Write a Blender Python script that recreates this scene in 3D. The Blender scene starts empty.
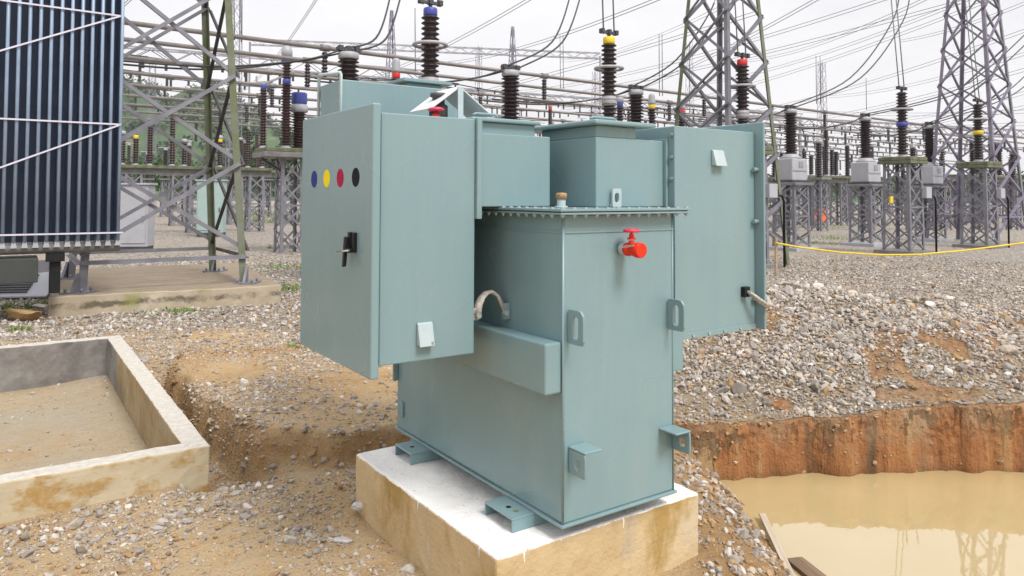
import bpy, bmesh, math, random
import numpy as np
from mathutils import Vector, Matrix
random.seed(7)
RNG = np.random.default_rng(11)
S = bpy.context.scene
COL = S.collection
PI = math.pi
R = math.radians

# ------------------------------------------------------------------ camera
F_PX, PITCH, ROLL, CY = 736.526, R(1.86504), R(0.22938), 171.555
W, H = 1024, 576
cp, sp = math.cos(PITCH), math.sin(PITCH)
FWD = Vector((0, cp, sp)); UP0 = Vector((0, -sp, cp)); X0 = Vector((1, 0, 0))
RT = math.cos(ROLL) * X0 + math.sin(ROLL) * UP0
UP = -math.sin(ROLL) * X0 + math.cos(ROLL) * UP0
CAM = Vector((0, 0, 1.6))
cd = bpy.data.cameras.new('camera'); cam = bpy.data.objects.new('camera', cd); COL.objects.link(cam)
m = Matrix.Identity(4)
for i in range(3):
    m[i][0], m[i][1], m[i][2], m[i][3] = RT[i], UP[i], -FWD[i], CAM[i]
cam.matrix_world = m
cd.sensor_width = 36; cd.sensor_fit = 'HORIZONTAL'; cd.lens = F_PX / W * 36
cd.shift_y = -(H / 2 - CY) / W
cd.clip_start = .05; cd.clip_end = 5000
S.camera = cam

def P(px, py, depth):
    "the place in the yard seen at a pixel, at a known distance"
    return CAM + (FWD + RT * ((px - 512) / F_PX) - UP * ((py - CY) / F_PX)) * depth
def G(px, py, z=0.0):
    d = FWD + RT * ((px - 512) / F_PX) - UP * ((py - CY) / F_PX)
    return CAM + d * ((z - CAM.z) / d.z)

YAW = R(34.4572)                       # everything in the yard follows the same two directions
EU = Vector((math.cos(YAW), math.sin(YAW), 0)); EV = Vector((-math.sin(YAW), math.cos(YAW), 0))
EZ = Vector((0, 0, 1))

# ------------------------------------------------------------------ materials
MATS = {}
class NT:
    def __init__(s, name):
        s.m = bpy.data.materials.new(name); s.m.use_nodes = True
        s.t = s.m.node_tree; s.n = s.t.nodes; s.l = s.t.links
        s.b = s.n['Principled BSDF']; s.out = s.n['Material Output']
        MATS[name] = s.m
    def new(s, ty, **kw):
        n = s.n.new(ty)
        for k, v in kw.items(): setattr(n, k, v)
        return n
    def link(s, a, b): s.l.new(a, b)
    def coord(s, kind='Object', scale=(1, 1, 1)):
        tc = s.new('ShaderNodeTexCoord'); mp = s.new('ShaderNodeMapping'); mp.inputs['Scale'].default_value = scale
        s.link(tc.outputs[kind], mp.inputs[0]); return mp.outputs[0]
    def noise(s, vec, scale, detail=4, rough=.55, dist=0):
        n = s.new('ShaderNodeTexNoise'); n.inputs['Scale'].default_value = scale; n.inputs['Detail'].default_value = detail
        n.inputs['Roughness'].default_value = rough; n.inputs['Distortion'].default_value = dist
        s.link(vec, n.inputs['Vector']); return n.outputs['Fac']
    def ramp(s, fac, stops):
        r = s.new('ShaderNodeValToRGB'); e = r.color_ramp.elements
        while len(e) < len(stops): e.new(.5)
        for el, (p, c) in zip(e, stops):
            el.position = p; el.color = (c, c, c, 1) if not hasattr(c, '__len__') else (*c, 1)
        s.link(fac, r.inputs[0]); return r.outputs[0]
    def mix(s, fac, a, b, mode='MIX'):
        n = s.new('ShaderNodeMix', data_type='RGBA', blend_type=mode)
        for sock, v in ((n.inputs[0], fac), (n.inputs[6], a), (n.inputs[7], b)):
            if hasattr(v, 'is_linked'): s.link(v, sock)
            elif hasattr(v, '__len__'): sock.default_value = (*v, 1)
            else: sock.default_value = v
        return n.outputs[2]
    def math(s, op, a, b=0.0, clamp=False):
        n = s.new('ShaderNodeMath', operation=op, use_clamp=clamp)
        for sock, v in ((n.inputs[0], a), (n.inputs[1], b)):
            if hasattr(v, 'is_linked'): s.link(v, sock)
            else: sock.default_value = v
        return n.outputs[0]
    def bump(s, h, strength=.3, dist=.01, normal=None):
        n = s.new('ShaderNodeBump'); n.inputs['Strength'].default_value = strength; n.inputs['Distance'].default_value = dist
        s.link(h, n.inputs['Height'])
        if normal: s.link(normal, n.inputs['Normal'])
        s.link(n.outputs[0], s.b.inputs['Normal']); return n.outputs[0]
    def set(s, **kw):
        for k, v in kw.items():
            sock = s.b.inputs[k]
            if hasattr(v, 'is_linked'): s.link(v, sock)
            elif hasattr(v, '__len__'): sock.default_value = (*v, 1)
            else: sock.default_value = v

def simple(name, col, rough=.5, metal=0, var=.12, scale=6, spec=.5, bump=0):
    t = NT(name); v = t.coord()
    f = t.noise(v, scale, 5, .6)
    lo = tuple(c * (1 - var) for c in col); hi = tuple(min(1, c * (1 + var)) for c in col)
    t.set(**{'Base Color': t.ramp(f, [(.3, lo), (.7, hi)]), 'Roughness': rough, 'Metallic': metal, 'Specular IOR Level': spec})
    if bump: t.bump(t.noise(v, scale * 6, 4), bump, .004)
    return t.m

# sage enamel of the transformer: faint vertical brush streaks, dust low down, tiny scuffs
t = NT('sage_enamel'); v = t.coord('Object')
st = t.noise(t.coord('Object', (1, 1, .06)), 34, 3, .6)
cl = t.noise(v, 2.0, 2, .5)
base = t.ramp(cl, [(.3, (.188, .288, .308)), (.7, (.207, .311, .327))])
base = t.mix(t.math('MULTIPLY', t.ramp(st, [(.42, 0.0), (.62, 1.0)]), .05), base, (.31, .42, .42))
sc = t.ramp(t.noise(v, 60, 1, .5), [(.74, 0.0), (.78, 1.0)])
base = t.mix(t.math('MULTIPLY', sc, .12), base, (.5, .58, .56))
du = t.ramp(t.noise(t.coord('Object', (1, 1, .35)), 4, 2, .5), [(.5, 0.0), (.75, 1.0)])
base = t.mix(t.math('MULTIPLY', du, .10), base, (.42, .42, .36))
rn = t.ramp(t.noise(t.coord('Object', (1, 1, .05)), 15, 3, .7), [(.60, 0.0), (.70, 1.0)])
rn = t.math('MULTIPLY', rn, t.ramp(t.noise(v, 1.4, 1), [(.48, 0.0), (.70, 1.0)]))
base = t.mix(t.math('MULTIPLY', rn, .22), base, (.40, .41, .36))
t.set(**{'Base Color': base, 'Roughness': t.ramp(cl, [(.3, .22), (.7, .32)]), 'Specular IOR Level': .5})
t.bump(t.math('ADD', t.math('MULTIPLY', st, .35), t.math('MULTIPLY', t.noise(t.coord('Object', (1, 1, .5)), 2.4, 1), 2.2)), .06, .012)

t = NT('pale_enamel'); v = t.coord()
t.set(**{'Base Color': t.ramp(t.noise(v, 12, 4), [(.3, (.38, .46, .47)), (.7, (.45, .53, .54))]), 'Roughness': .4})

t = NT('pad_concrete'); v = t.coord('Object'); geo = t.new('ShaderNodeNewGeometry')
sx = t.new('ShaderNodeSeparateXYZ'); t.link(v, sx.inputs[0])
n1 = t.noise(v, 2.2, 6, .65); n2 = t.noise(v, 14, 5, .6)
side = t.ramp(n1, [(.3, (.47, .335, .17)), (.55, (.57, .435, .25)), (.75, (.53, .45, .33))])
stain = t.ramp(t.noise(t.coord('Object', (1, 1, .45)), 3.1, 5, .6, .4), [(.56, 0.0), (.66, 1.0)])
side = t.mix(t.math('MULTIPLY', stain, .75), side, (.34, .21, .045))
gst = t.ramp(t.noise(t.coord('Object', (1, 1, .3)), 4.3, 4, .6), [(.60, 0.0), (.70, 1.0)])
side = t.mix(t.math('MULTIPLY', gst, .6), side, (.33, .31, .27))
# white paint spilled over the edge in runs
ax = t.math('ADD', sx.outputs[0], sx.outputs[1])
cx_ = t.new('ShaderNodeCombineXYZ'); t.link(ax, cx_.inputs[0])
run = t.noise(cx_.outputs[0], 22, 2, .5); runb = t.noise(cx_.outputs[0], 4, 2, .5)
drip = t.math('MULTIPLY', t.ramp(run, [(.64, 0.0), (.74, 1.0)]), t.math('MULTIPLY', t.math('MULTIPLY', runb, runb), .42))
drip = t.math('ADD', drip, t.math('MULTIPLY', t.noise(v, 7, 5, .7), .022))
wet = t.math('GREATER_THAN', t.math('ADD', sx.outputs[2], drip), .286)
nz = t.new('ShaderNodeSeparateXYZ'); t.link(geo.outputs['Normal'], nz.inputs[0])
wet = t.math('MULTIPLY', wet, t.ramp(t.noise(v, 30, 4, .7), [(.28, .35), (.45, 1.0)]))
topm = t.math('MAXIMUM', wet, t.math('GREATER_THAN', nz.outputs[2], .6))
dirt = t.ramp(t.noise(v, 5, 6, .7), [(.52, 0.0), (.78, .5)])
white = t.mix(dirt, (.80, .78, .76), (.55, .47, .36))
t.set(**{'Base Color': t.mix(topm, side, white), 'Roughness': .8, 'Specular IOR Level': .25})
po = t.new('ShaderNodeTexVoronoi'); po.inputs['Scale'].default_value = 38; t.link(v, po.inputs['Vector'])
pc = t.new('ShaderNodeSeparateColor'); t.link(po.outputs['Color'], pc.inputs[0])
pore = t.math('MULTIPLY', t.math('LESS_THAN', po.outputs['Distance'], t.math('MULTIPLY', pc.outputs[0], .20)), t.math('GREATER_THAN', pc.outputs[1], .72))
t.set(**{'Base Color': t.mix(t.math('MULTIPLY', pore, .6), t.mix(topm, side, white), (.20, .15, .09))})
t.bump(t.math('ADD', t.math('SUBTRACT', n2, pore), t.math('ADD', t.noise(v, 60, 3), t.math('MULTIPLY', t.noise(t.coord('Object', (1, 1, 6)), 1.5, 3), .8))), .5, .008)

t = NT('basin_concrete'); v = t.coord('Object'); geo = t.new('ShaderNodeNewGeometry')
nz = t.new('ShaderNodeSeparateXYZ'); t.link(geo.outputs['Normal'], nz.inputs[0])
n1 = t.noise(v, 1.6, 6, .65)
side = t.ramp(n1, [(.3, (.47, .385, .25)), (.7, (.56, .49, .355))])
stain = t.math('MULTIPLY', t.ramp(t.noise(t.coord('Object', (1, 1, 1.6)), 3.4, 6, .65, .3), [(.49, 0.0), (.58, 1.0)]), t.ramp(t.noise(v, 30, 4, .7), [(.3, .55), (.6, 1.0)]))
sx = t.new('ShaderNodeSeparateXYZ'); t.link(v, sx.inputs[0])
outer = t.math('LESS_THAN', sx.outputs[1], .05)
side = t.mix(t.math('MULTIPLY', t.math('MULTIPLY', stain, .85), outer), side, (.36, .20, .04))
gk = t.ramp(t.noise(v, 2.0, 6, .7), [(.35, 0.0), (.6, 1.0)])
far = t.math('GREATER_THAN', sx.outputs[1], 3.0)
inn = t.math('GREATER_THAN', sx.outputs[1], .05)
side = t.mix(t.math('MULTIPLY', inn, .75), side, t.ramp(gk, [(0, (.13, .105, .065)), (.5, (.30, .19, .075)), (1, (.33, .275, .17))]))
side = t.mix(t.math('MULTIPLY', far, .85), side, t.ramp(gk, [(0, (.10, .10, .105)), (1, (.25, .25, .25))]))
top = t.ramp(t.noise(v, 25, 5, .7), [(.3, (.40, .37, .32)), (.7, (.58, .54, .48))])
t.set(**{'Base Color': t.mix(t.math('GREATER_THAN', nz.outputs[2], .6), side, top), 'Roughness': .85, 'Specular IOR Level': .2})
t.bump(t.math('ADD', t.noise(v, 18, 5), t.noise(v, 70, 3)), .25, .006)

t = NT('plinth_concrete'); v = t.coord('Object'); sx = t.new('ShaderNodeSeparateXYZ'); t.link(v, sx.inputs[0])
c = t.ramp(t.noise(v, 1.3, 6, .7), [(.3, (.32, .255, .17)), (.7, (.50, .43, .33))])
zz0 = t.math('ADD', sx.outputs[2], t.math('MULTIPLY', t.math('SUBTRACT', t.noise(v, 5, 6, .75), .5), .20))
moss = t.ramp(zz0, [(.085, 0.0), (.12, 1.0), (.16, 1.0), (.19, 0.0)])
moss = t.math('MULTIPLY', moss, t.ramp(t.noise(v, 2.0, 5, .7), [(.42, .0), (.55, 1.0)]))
c = t.mix(t.math('MULTIPLY', moss, .85), c, (.09, .08, .055))
gm = t.ramp(t.noise(v, 1.7, 5, .6), [(.58, 0.0), (.70, 1.0)])
c = t.mix(t.math('MULTIPLY', gm, .6), c, (.22, .24, .05))
geo = t.new('ShaderNodeNewGeometry'); nz = t.new('ShaderNodeSeparateXYZ'); t.link(geo.outputs['Normal'], nz.inputs[0])
topc = t.mix(t.math('MULTIPLY', t.noise(v, 4, 5, .7), .6), (.20, .15, .10), (.42, .36, .29)); topc = t.mix(t.math('MULTIPLY', gm, .4), topc, (.20, .21, .06))
c = t.mix(t.math('GREATER_THAN', nz.outputs[2], .6), c, topc)
t.set(**{'Base Color': c, 'Roughness': .9, 'Specular IOR Level': .2}); t.bump(t.noise(v, 20, 6), .4, .01)

# ground: sandy soil / crushed stone / red clay, driven by where each soil lies
t = NT('yard_ground'); v = t.coord('Object')
at = t.new('ShaderNodeAttribute', attribute_name='soil'); sep = t.new('ShaderNodeSeparateColor'); t.link(at.outputs['Color'], sep.inputs[0])
gravel, clay, dark = sep.outputs[0], sep.outputs[1], sep.outputs[2]
big = t.noise(v, .8, 6, .65); fine = t.noise(v, 9, 8, .7); grit = t.noise(v, 60, 4, .7)
sand = t.ramp(big, [(.30, (.41, .245, .095)), (.5, (.49, .335, .17)), (.72, (.52, .405, .255))])
sand = t.mix(t.math('MULTIPLY', t.ramp(fine, [(.40, 0.0), (.66, 1.0)]), .5), sand, (.50, .41, .29))
sand = t.mix(t.math('MULTIPLY', t.ramp(t.noise(v, 2.6, 5, .7), [(.56, 0.0), (.70, 1.0)]), .6), sand, (.36, .21, .085))
sand = t.mix(t.math('MULTIPLY', t.ramp(grit, [(.58, 0.0), (.66, 1.0)]), .6), sand, (.22, .165, .11))
sand = t.mix(t.math('MULTIPLY', t.ramp(t.noise(v, 85, 3, .6), [(.60, 0.0), (.68, 1.0)]), .55), sand, (.55, .51, .45))
vo = t.new('ShaderNodeTexVoronoi'); vo.inputs['Scale'].default_value = 17; t.link(v, vo.inputs['Vector'])
vs = t.new('ShaderNodeSeparateColor'); t.link(vo.outputs['Color'], vs.inputs[0])
stone = t.ramp(vs.outputs[0], [(0, (.20, .175, .15)), (.3, (.36, .325, .285)), (.65, (.48, .44, .395)), (.9, (.56, .52, .475)), (1, (.45, .32, .19))])
stone = t.mix(t.math('MULTIPLY', t.ramp(vo.outputs['Distance'], [(.35, 0.0), (.75, 1.0)]), .55), stone, (.17, .14, .11))
stone = t.mix(t.math('MULTIPLY', t.ramp(t.noise(v, .35, 5, .65), [(.48, 0.0), (.68, 1.0)]), .45), stone, (.46, .37, .26))
cstreak = t.noise(t.coord('Object', (1, 1, .10)), 7, 5, .65)
clayc = t.ramp(cstreak, [(.32, (.13, .080, .045)), (.44, (.33, .145, .060)), (.58, (.42, .195, .080)), (.74, (.50, .33, .16))])
sz = t.new('ShaderNodeSeparateXYZ'); t.link(v, sz.inputs[0])
upm = t.ramp(t.math('ADD', t.math('MULTIPLY', sz.outputs[2], 1.1), t.math('MULTIPLY', t.noise(t.coord('Object', (1, 1, .3)), 5.0, 5, .65), 1.25)), [(.42, 0.0), (.66, 1.0)])
clayc = t.mix(t.math('MULTIPLY', upm, .5), clayc, t.ramp(t.noise(t.coord('Object', (1, 1, .15)), 8, 5, .7), [(.35, (.14, .10, .065)), (.5, (.30, .22, .135)), (.66, (.40, .31, .20))]))
clayc = t.mix(t.math('MULTIPLY', t.ramp(grit, [(.56, 0.0), (.66, 1.0)]), .45), clayc, (.16, .08, .04))
clayc = t.mix(t.math('MULTIPLY', t.ramp(t.noise(v, 2.2, 5, .6), [(.54, 0.0), (.70, 1.0)]), .5), clayc, (.37, .29, .19))
sxyz = t.new('ShaderNodeSeparateXYZ'); t.link(v, sxyz.inputs[0])
gm = t.math('GREATER_THAN', t.math('ADD', gravel, t.math('MULTIPLY', t.math('SUBTRACT', fine, .5), .9)), .5)
farm = t.ramp(sxyz.outputs[1], [(0, 0.0), (1, 1.0)])
farm = t.math('MULTIPLY', t.math('SUBTRACT', sxyz.outputs[1], 10.0), .2, True)
nearg = t.mix(fine, (.20, .145, .09), (.40, .32, .225))
nearg = t.mix(t.math('MULTIPLY', t.ramp(grit, [(.52, 0.0), (.62, 1.0)]), .5), nearg, (.50, .47, .43))
stone = t.mix(farm, nearg, stone)
col = t.mix(gm, sand, stone)
col = t.mix(t.math('MULTIPLY', t.math('SUBTRACT', 1.0, at.outputs['Alpha']), t.ramp(t.noise(v, 1.1, 5, .6), [(.35, .35), (.6, .95)])), col, t.mix(fine, (.38, .315, .225), (.46, .405, .31)))
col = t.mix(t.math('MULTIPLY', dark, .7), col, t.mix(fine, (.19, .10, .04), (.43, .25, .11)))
cm = t.ramp(t.math('ADD', clay, t.math('MULTIPLY', t.math('SUBTRACT', fine, .5), .8)), [(.4, 0.0), (.6, 1.0)])
wetz = t.math('MULTIPLY', t.math('SUBTRACT', -.29, t.math('ADD', sxyz.outputs[2], t.math('MULTIPLY', t.noise(v, 6, 4), .12))), 14.0, True)
col = t.mix(cm, col, clayc)
col = t.mix(t.math('MULTIPLY', wetz, .5), col, (.14, .075, .035))
t.set(**{'Base Color': col, 'Roughness': .95, 'Specular IOR Level': .15})
hgt = t.math('ADD', t.math('MULTIPLY', fine, .8), t.math('MULTIPLY', grit, .35))
hgt = t.math('ADD', hgt, t.math('MULTIPLY', t.math('MULTIPLY', gravel, t.math('SUBTRACT', .6, vo.outputs['Distance'])), 1.2))
hgt = t.math('ADD', hgt, t.math('MULTIPLY', t.math('MULTIPLY', cm, cstreak), 1.5))
t.bump(hgt, 1.0, .05)

t = NT('stone'); at = t.new('ShaderNodeAttribute', attribute_name='tint'); v = t.coord('Object')
n = t.noise(v, 40, 4, .7)
t.set(**{'Base Color': t.mix(.5, at.outputs['Color'], t.mix(1, at.outputs['Color'], t.ramp(n, [(.3, .55), (.7, 1.25)]), 'MULTIPLY')), 'Roughness': .85, 'Specular IOR Level': .3})
t.bump(n, .4, .006)

t = NT('muddy_water'); v = t.coord('Object')
n = t.noise(v, 1.2, 4, .6)
t.set(**{'Base Color': t.ramp(n, [(.3, (.43, .325, .155)), (.7, (.475, .365, .19))]), 'Roughness': .02, 'IOR': 2.3, 'Specular IOR Level': .5})
t.bump(t.noise(t.coord('Object', (1, 1, 1)), 5, 3, .5), .03, .01)

simple('galvanised_steel', (.215, .213, .24), .5, .3, .25, 3)
simple('weathered_steel', (.20, .195, .19), .6, .25, .25, 4)
t = NT('mossy_steel'); v = t.coord()
ms = t.ramp(t.noise(v, 2.3, 6, .65), [(.38, 0.0), (.6, 1.0)])
t.set(**{'Base Color': t.mix(ms, (.17, .18, .145), (.115, .14, .06)), 'Roughness': .75})
simple('mossy_concrete', (.13, .14, .085), .9, 0, .4, 5)
simple('dark_steel', (.07, .068, .072), .6, .3, .3, 5)
simple('busbar_aluminium', (.235, .215, .205), .5, .3, .2, 2)
simple('porcelain_brown', (.036, .014, .014), .3, 0, .3, 8)
simple('porcelain_dark', (.020, .011, .014), .35, 0, .3, 8)
simple('grey_cap', (.36, .36, .38), .5, 0, .1, 8)
simple('white_paint', (.40, .40, .43), .5, 0, .08, 3)
simple('light_grey_paint', (.38, .39, .42), .5, 0, .1, 3)
simple('mint_paint', (.34, .45, .43), .5, 0, .06, 3)
simple('blue_band', (.055, .075, .33), .4, 0, .1, 5)
simple('yellow_band', (.78, .56, .02), .4, 0, .1, 5)
simple('red_band', (.60, .03, .03), .4, 0, .1, 5)
simple('dot_blue', (.025, .04, .20), .6, 0, .05, 6, .15); simple('dot_yellow', (.80, .66, .005), .6, 0, .05, 6, .15)
simple('dot_crimson', (.36, .008, .055), .6, 0, .05, 6, .15); simple('dot_black', (.008, .009, .013), .6, 0, .05, 6, .12)
simple('black_plastic', (.010, .010, .012), .5, 0, .2, 20, .3)
simple('chrome', (.6, .6, .6), .25, .9, .05)
simple('valve_red', (.68, .032, .008), .45, 0, .1, 8, .3); simple('valve_pink', (.66, .04, .085), .4, 0, .1, 8)
simple('cork', (.36, .22, .11), .9, 0, .35, 60, bump=.5)
simple('braid', (.46, .42, .37), .5, .3, .35, 90, bump=.6)
simple('gasket', (.05, .055, .05), .8)
simple('galv_bolt', (.42, .47, .46), .45, .4, .2, 30)
simple('hood_shade', (.62, .64, .65), .5, 0, .06, 4)
simple('radiator_sky_sheen', (.24, .32, .44), .35, 0, .18, 2)  # navy fins made paler: the sky's reflection is put into their colour
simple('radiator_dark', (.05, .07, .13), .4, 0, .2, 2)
simple('brace_steel', (.62, .60, .68), .45, .1, .1, 3)
simple('wire_dark', (.05, .05, .05), .6, .2); simple('wire_light', (.20, .20, .21), .5, .3)
simple('mast_steel', (.22, .20, .26), .6, .2, .2)
simple('far_steel', (.30, .29, .32), .6, .1, .1)
simple('yellow_rope', (.72, .50, .02), .6, 0, .15, 4)
simple('stake_wood', (.42, .31, .20), .85, 0, .25, 12)
simple('orange_plastic', (.75, .13, .02), .5, 0, .1)
simple('bark', (.13, .10, .07), .9, 0, .3, 8)
t = NT('plank_wood'); v = t.coord('Object', (.5, 9, 9))
t.set(**{'Base Color': t.ramp(t.noise(v, 3, 6, .7), [(.3, (.10, .06, .035)), (.7, (.24, .155, .09))]), 'Roughness': .8}); t.bump(t.noise(v, 6, 5), .4, .005)
t = NT('pale_plank'); v = t.coord('Object', (.5, 9, 9))
t.set(**{'Base Color': t.ramp(t.noise(v, 3, 6, .7), [(.3, (.38, .30, .22)), (.7, (.56, .47, .37))]), 'Roughness': .8}); t.bump(t.noise(v, 6, 5), .4, .005)
def leafmat(name, a, b):
    t = NT(name); at = t.new('ShaderNodeAttribute', attribute_name='tint')
    t.set(**{'Base Color': t.mix(at.outputs['Fac'], a, b), 'Roughness': .7, 'Specular IOR Level': .2})
leafmat('leaf_dark', (.022, .045, .022), (.060, .105, .038))
leafmat('leaf_mid', (.035, .070, .022), (.10, .165, .045))
leafmat('leaf_far', (.030, .062, .040), (.10, .150, .065))
leafmat('grass_blade', (.09, .17, .03), (.20, .31, .06))
t = NT('hill_soil'); v = t.coord()
t.set(**{'Base Color': t.ramp(t.noise(v, .02, 6, .7), [(.4, (.045, .085, .04)), (.58, (.075, .125, .05)), (.7, (.30, .19, .10))]), 'Roughness': 1})

# ------------------------------------------------------------------ mesh helpers
class MB:
    "collects shapes; build() links them as one mesh object"
    def __init__(s): s.bm = bmesh.new(); s.mats = []
    def _mi(s, mat):
        if mat is None: return 0
        if mat not in s.mats: s.mats.append(mat)
        return s.mats.index(mat)
    def hexa(s, vs, mat=None):
        b = [s.bm.verts.new(v) for v in vs]; k = s._mi(mat)
        for f in ((3, 2, 1, 0), (4, 5, 6, 7), (0, 1, 5, 4), (1, 2, 6, 5), (2, 3, 7, 6), (3, 0, 4, 7)):
            fc = s.bm.faces.new([b[i] for i in f]); fc.material_index = k
        return s
    def box(s, x0, x1, y0, y1, z0, z1, mat=None):
        return s.hexa([(x0, y0, z0), (x1, y0, z0), (x1, y1, z0), (x0, y1, z0), (x0, y0, z1), (x1, y0, z1), (x1, y1, z1), (x0, y1, z1)], mat)
    def bar(s, p, q, w, h=None, up=None, mat=None):
        p, q = Vector(p), Vector(q); h = h or w; d = (q - p).normalized()
        u = Vector(up) if up is not None else (EZ if abs(d.z) < .95 else Vector((1, 0, 0)))
        a = d.cross(u).normalized(); b = a.cross(d).normalized(); a = a * w / 2; b = b * h / 2
        return s.hexa([p - a - b, p + a - b, p + a + b, p - a + b, q - a - b, q + a - b, q + a + b, q - a + b], mat)
    def angle(s, p, q, w, n1, n2, th=.012):
        "rolled L section from p to q with its two flanges along n1 and n2"
        p, q, n1, n2 = Vector(p), Vector(q), Vector(n1), Vector(n2)
        d = (q - p).normalized(); n1 = (n1 - d * n1.dot(d)).normalized(); n2 = (n2 - d * n2.dot(d)); n2 = (n2 - n1 * n2.dot(n1)).normalized()
        for a, b, o in ((n1, n2, 0), (n2, n1, th)):
            A = a * w; B = b * th; o_ = a * o
            s.hexa([p + o_, p + A, p + A + B, p + B + o_, q + o_, q + A, q + A + B, q + B + o_])
        return s
    def cyl(s, p, q, r, r2=None, n=12, mat=None, smooth=True, caps=True):
        p, q = Vector(p), Vector(q); r2 = r if r2 is None else r2; d = (q - p).normalized()
        u = EZ if abs(d.z) < .9 else Vector((1, 0, 0)); a = d.cross(u).normalized(); b = d.cross(a); k = s._mi(mat)
        A = [s.bm.verts.new(p + (a * math.cos(2 * PI * i / n) + b * math.sin(2 * PI * i / n)) * r) for i in range(n)]
        B = [s.bm.verts.new(q + (a * math.cos(2 * PI * i / n) + b * math.sin(2 * PI * i / n)) * r2) for i in range(n)]
        for i in range(n):
            f = s.bm.faces.new((A[i], A[(i + 1) % n], B[(i + 1) % n], B[i])); f.smooth = smooth; f.material_index = k
        if caps:
            f = s.bm.faces.new(A[::-1]); f.material_index = k; f = s.bm.faces.new(B); f.material_index = k
        return s
    def tube(s, pts, r, n=6, mat=None, flat=1.0):
        pts = [Vector(p) for p in pts]; rings = []; k = s._mi(mat)
        for i, p in enumerate(pts):
            d = (pts[min(i + 1, len(pts) - 1)] - pts[max(i - 1, 0)]).normalized()
            u = EZ if abs(d.z) < .95 else Vector((1, 0, 0)); a = d.cross(u).normalized(); b = a.cross(d)
            rings.append([s.bm.verts.new(p + a * math.cos(2 * PI * j / n) * r * flat + b * math.sin(2 * PI * j / n) * r) for j in range(n)])
        for A, B in zip(rings, rings[1:]):
            for j in range(n):
                f = s.bm.faces.new((A[j], A[(j + 1) % n], B[(j + 1) % n], B[j])); f.smooth = True; f.material_index = k
        s.bm.faces.new(rings[0][::-1]).material_index = k; s.bm.faces.new(rings[-1]).material_index = k
        return s
    def lathe(s, prof, o=(0, 0, 0), n=14, mat=None, axis=None, smooth=True):
        o = Vector(o); ax = Vector(axis).normalized() if axis is not None else EZ
        u = Vector((1, 0, 0)) if abs(ax.x) < .9 else EZ; a = (u - ax * u.dot(ax)).normalized(); b = ax.cross(a); k = s._mi(mat)
        rings = [[s.bm.verts.new(o + ax * z + (a * math.cos(2 * PI * j / n) + b * math.sin(2 * PI * j / n)) * r) for j in range(n)] for r, z in prof]
        for A, B in zip(rings, rings[1:]):
            for j in range(n):
                f = s.bm.faces.new((A[j], A[(j + 1) % n], B[(j + 1) % n], B[j])); f.smooth = smooth; f.material_index = k
        s.bm.faces.new(rings[0][::-1]).material_index = k; s.bm.faces.new(rings[-1]).material_index = k
        return s
    def torus(s, c, R_, r, n=20, m=6, axis=None):
        ax = Vector(axis).normalized() if axis is not None else EZ; c = Vector(c)
        u = Vector((1, 0, 0)) if abs(ax.x) < .9 else EZ; a = (u - ax * u.dot(ax)).normalized(); b = ax.cross(a); g = []
        for i in range(n):
            d = a * math.cos(2 * PI * i / n) + b * math.sin(2 * PI * i / n)
            g.append([s.bm.verts.new(c + d * (R_ + r * math.cos(2 * PI * j / m)) + ax * r * math.sin(2 * PI * j / m)) for j in range(m)])
        for i in range(n):
            for j in range(m):
                f = s.bm.faces.new((g[i][j], g[i][(j + 1) % m], g[(i + 1) % n][(j + 1) % m], g[(i + 1) % n][j])); f.smooth = True
        return s
    def plate(s, outer, hole, to3, th):
        "flat plate with a hole: outlines are 2-D rings with the same number of points"
        n = len(outer); Q = []
        for k in (0, th):
            Q.append(([s.bm.verts.new(to3(x, y, k)) for x, y in outer], [s.bm.verts.new(to3(x, y, k)) for x, y in hole]))
        for i in range(n):
            j = (i + 1) % n
            (a, b), (c, d) = Q
            for q in ((a[i], a[j], b[j], b[i]), (c[j], c[i], d[i], d[j]), (a[j], a[i], c[i], c[j]), (b[i], b[j], d[j], d[i])): s.bm.faces.new(q)
        return s
    def build(s, name, mat=None, parent=None, bevel=0, seg=2):
        me = bpy.data.meshes.new(name); bmesh.ops.recalc_face_normals(s.bm, faces=s.bm.faces[:]); s.bm.to_mesh(me); s.bm.free()
        for k in ([mat] if mat else s.mats): me.materials.append(MATS[k])
        o = bpy.data.objects.new(name, me); COL.objects.link(o)
        if parent: o.parent = parent
        if bevel:
            b = o.modifiers.new('bevel', 'BEVEL'); b.width = bevel; b.segments = seg; b.limit_method = 'ANGLE'; b.angle_limit = R(40)
        return o

def tag(o, label=None, cat=None, group=None, kind=None):
    if label: o['label'] = label
    if cat: o['category'] = cat
    if group: o['group'] = group
    if kind: o['kind'] = kind
    return o
def thing(name, label, cat, loc=(0, 0, 0), rz=0.0, group=None):
    o = bpy.data.objects.new(name, None); COL.objects.link(o); o.location = loc; o.rotation_euler.z = rz; o.empty_display_size = .1
    return tag(o, label, cat, group)
def copy_tree(o, parent=None):
    c = o.copy(); COL.objects.link(c)
    if parent: c.parent = parent
    for ch in list(o.children): copy_tree(ch, c)
    return c

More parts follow.
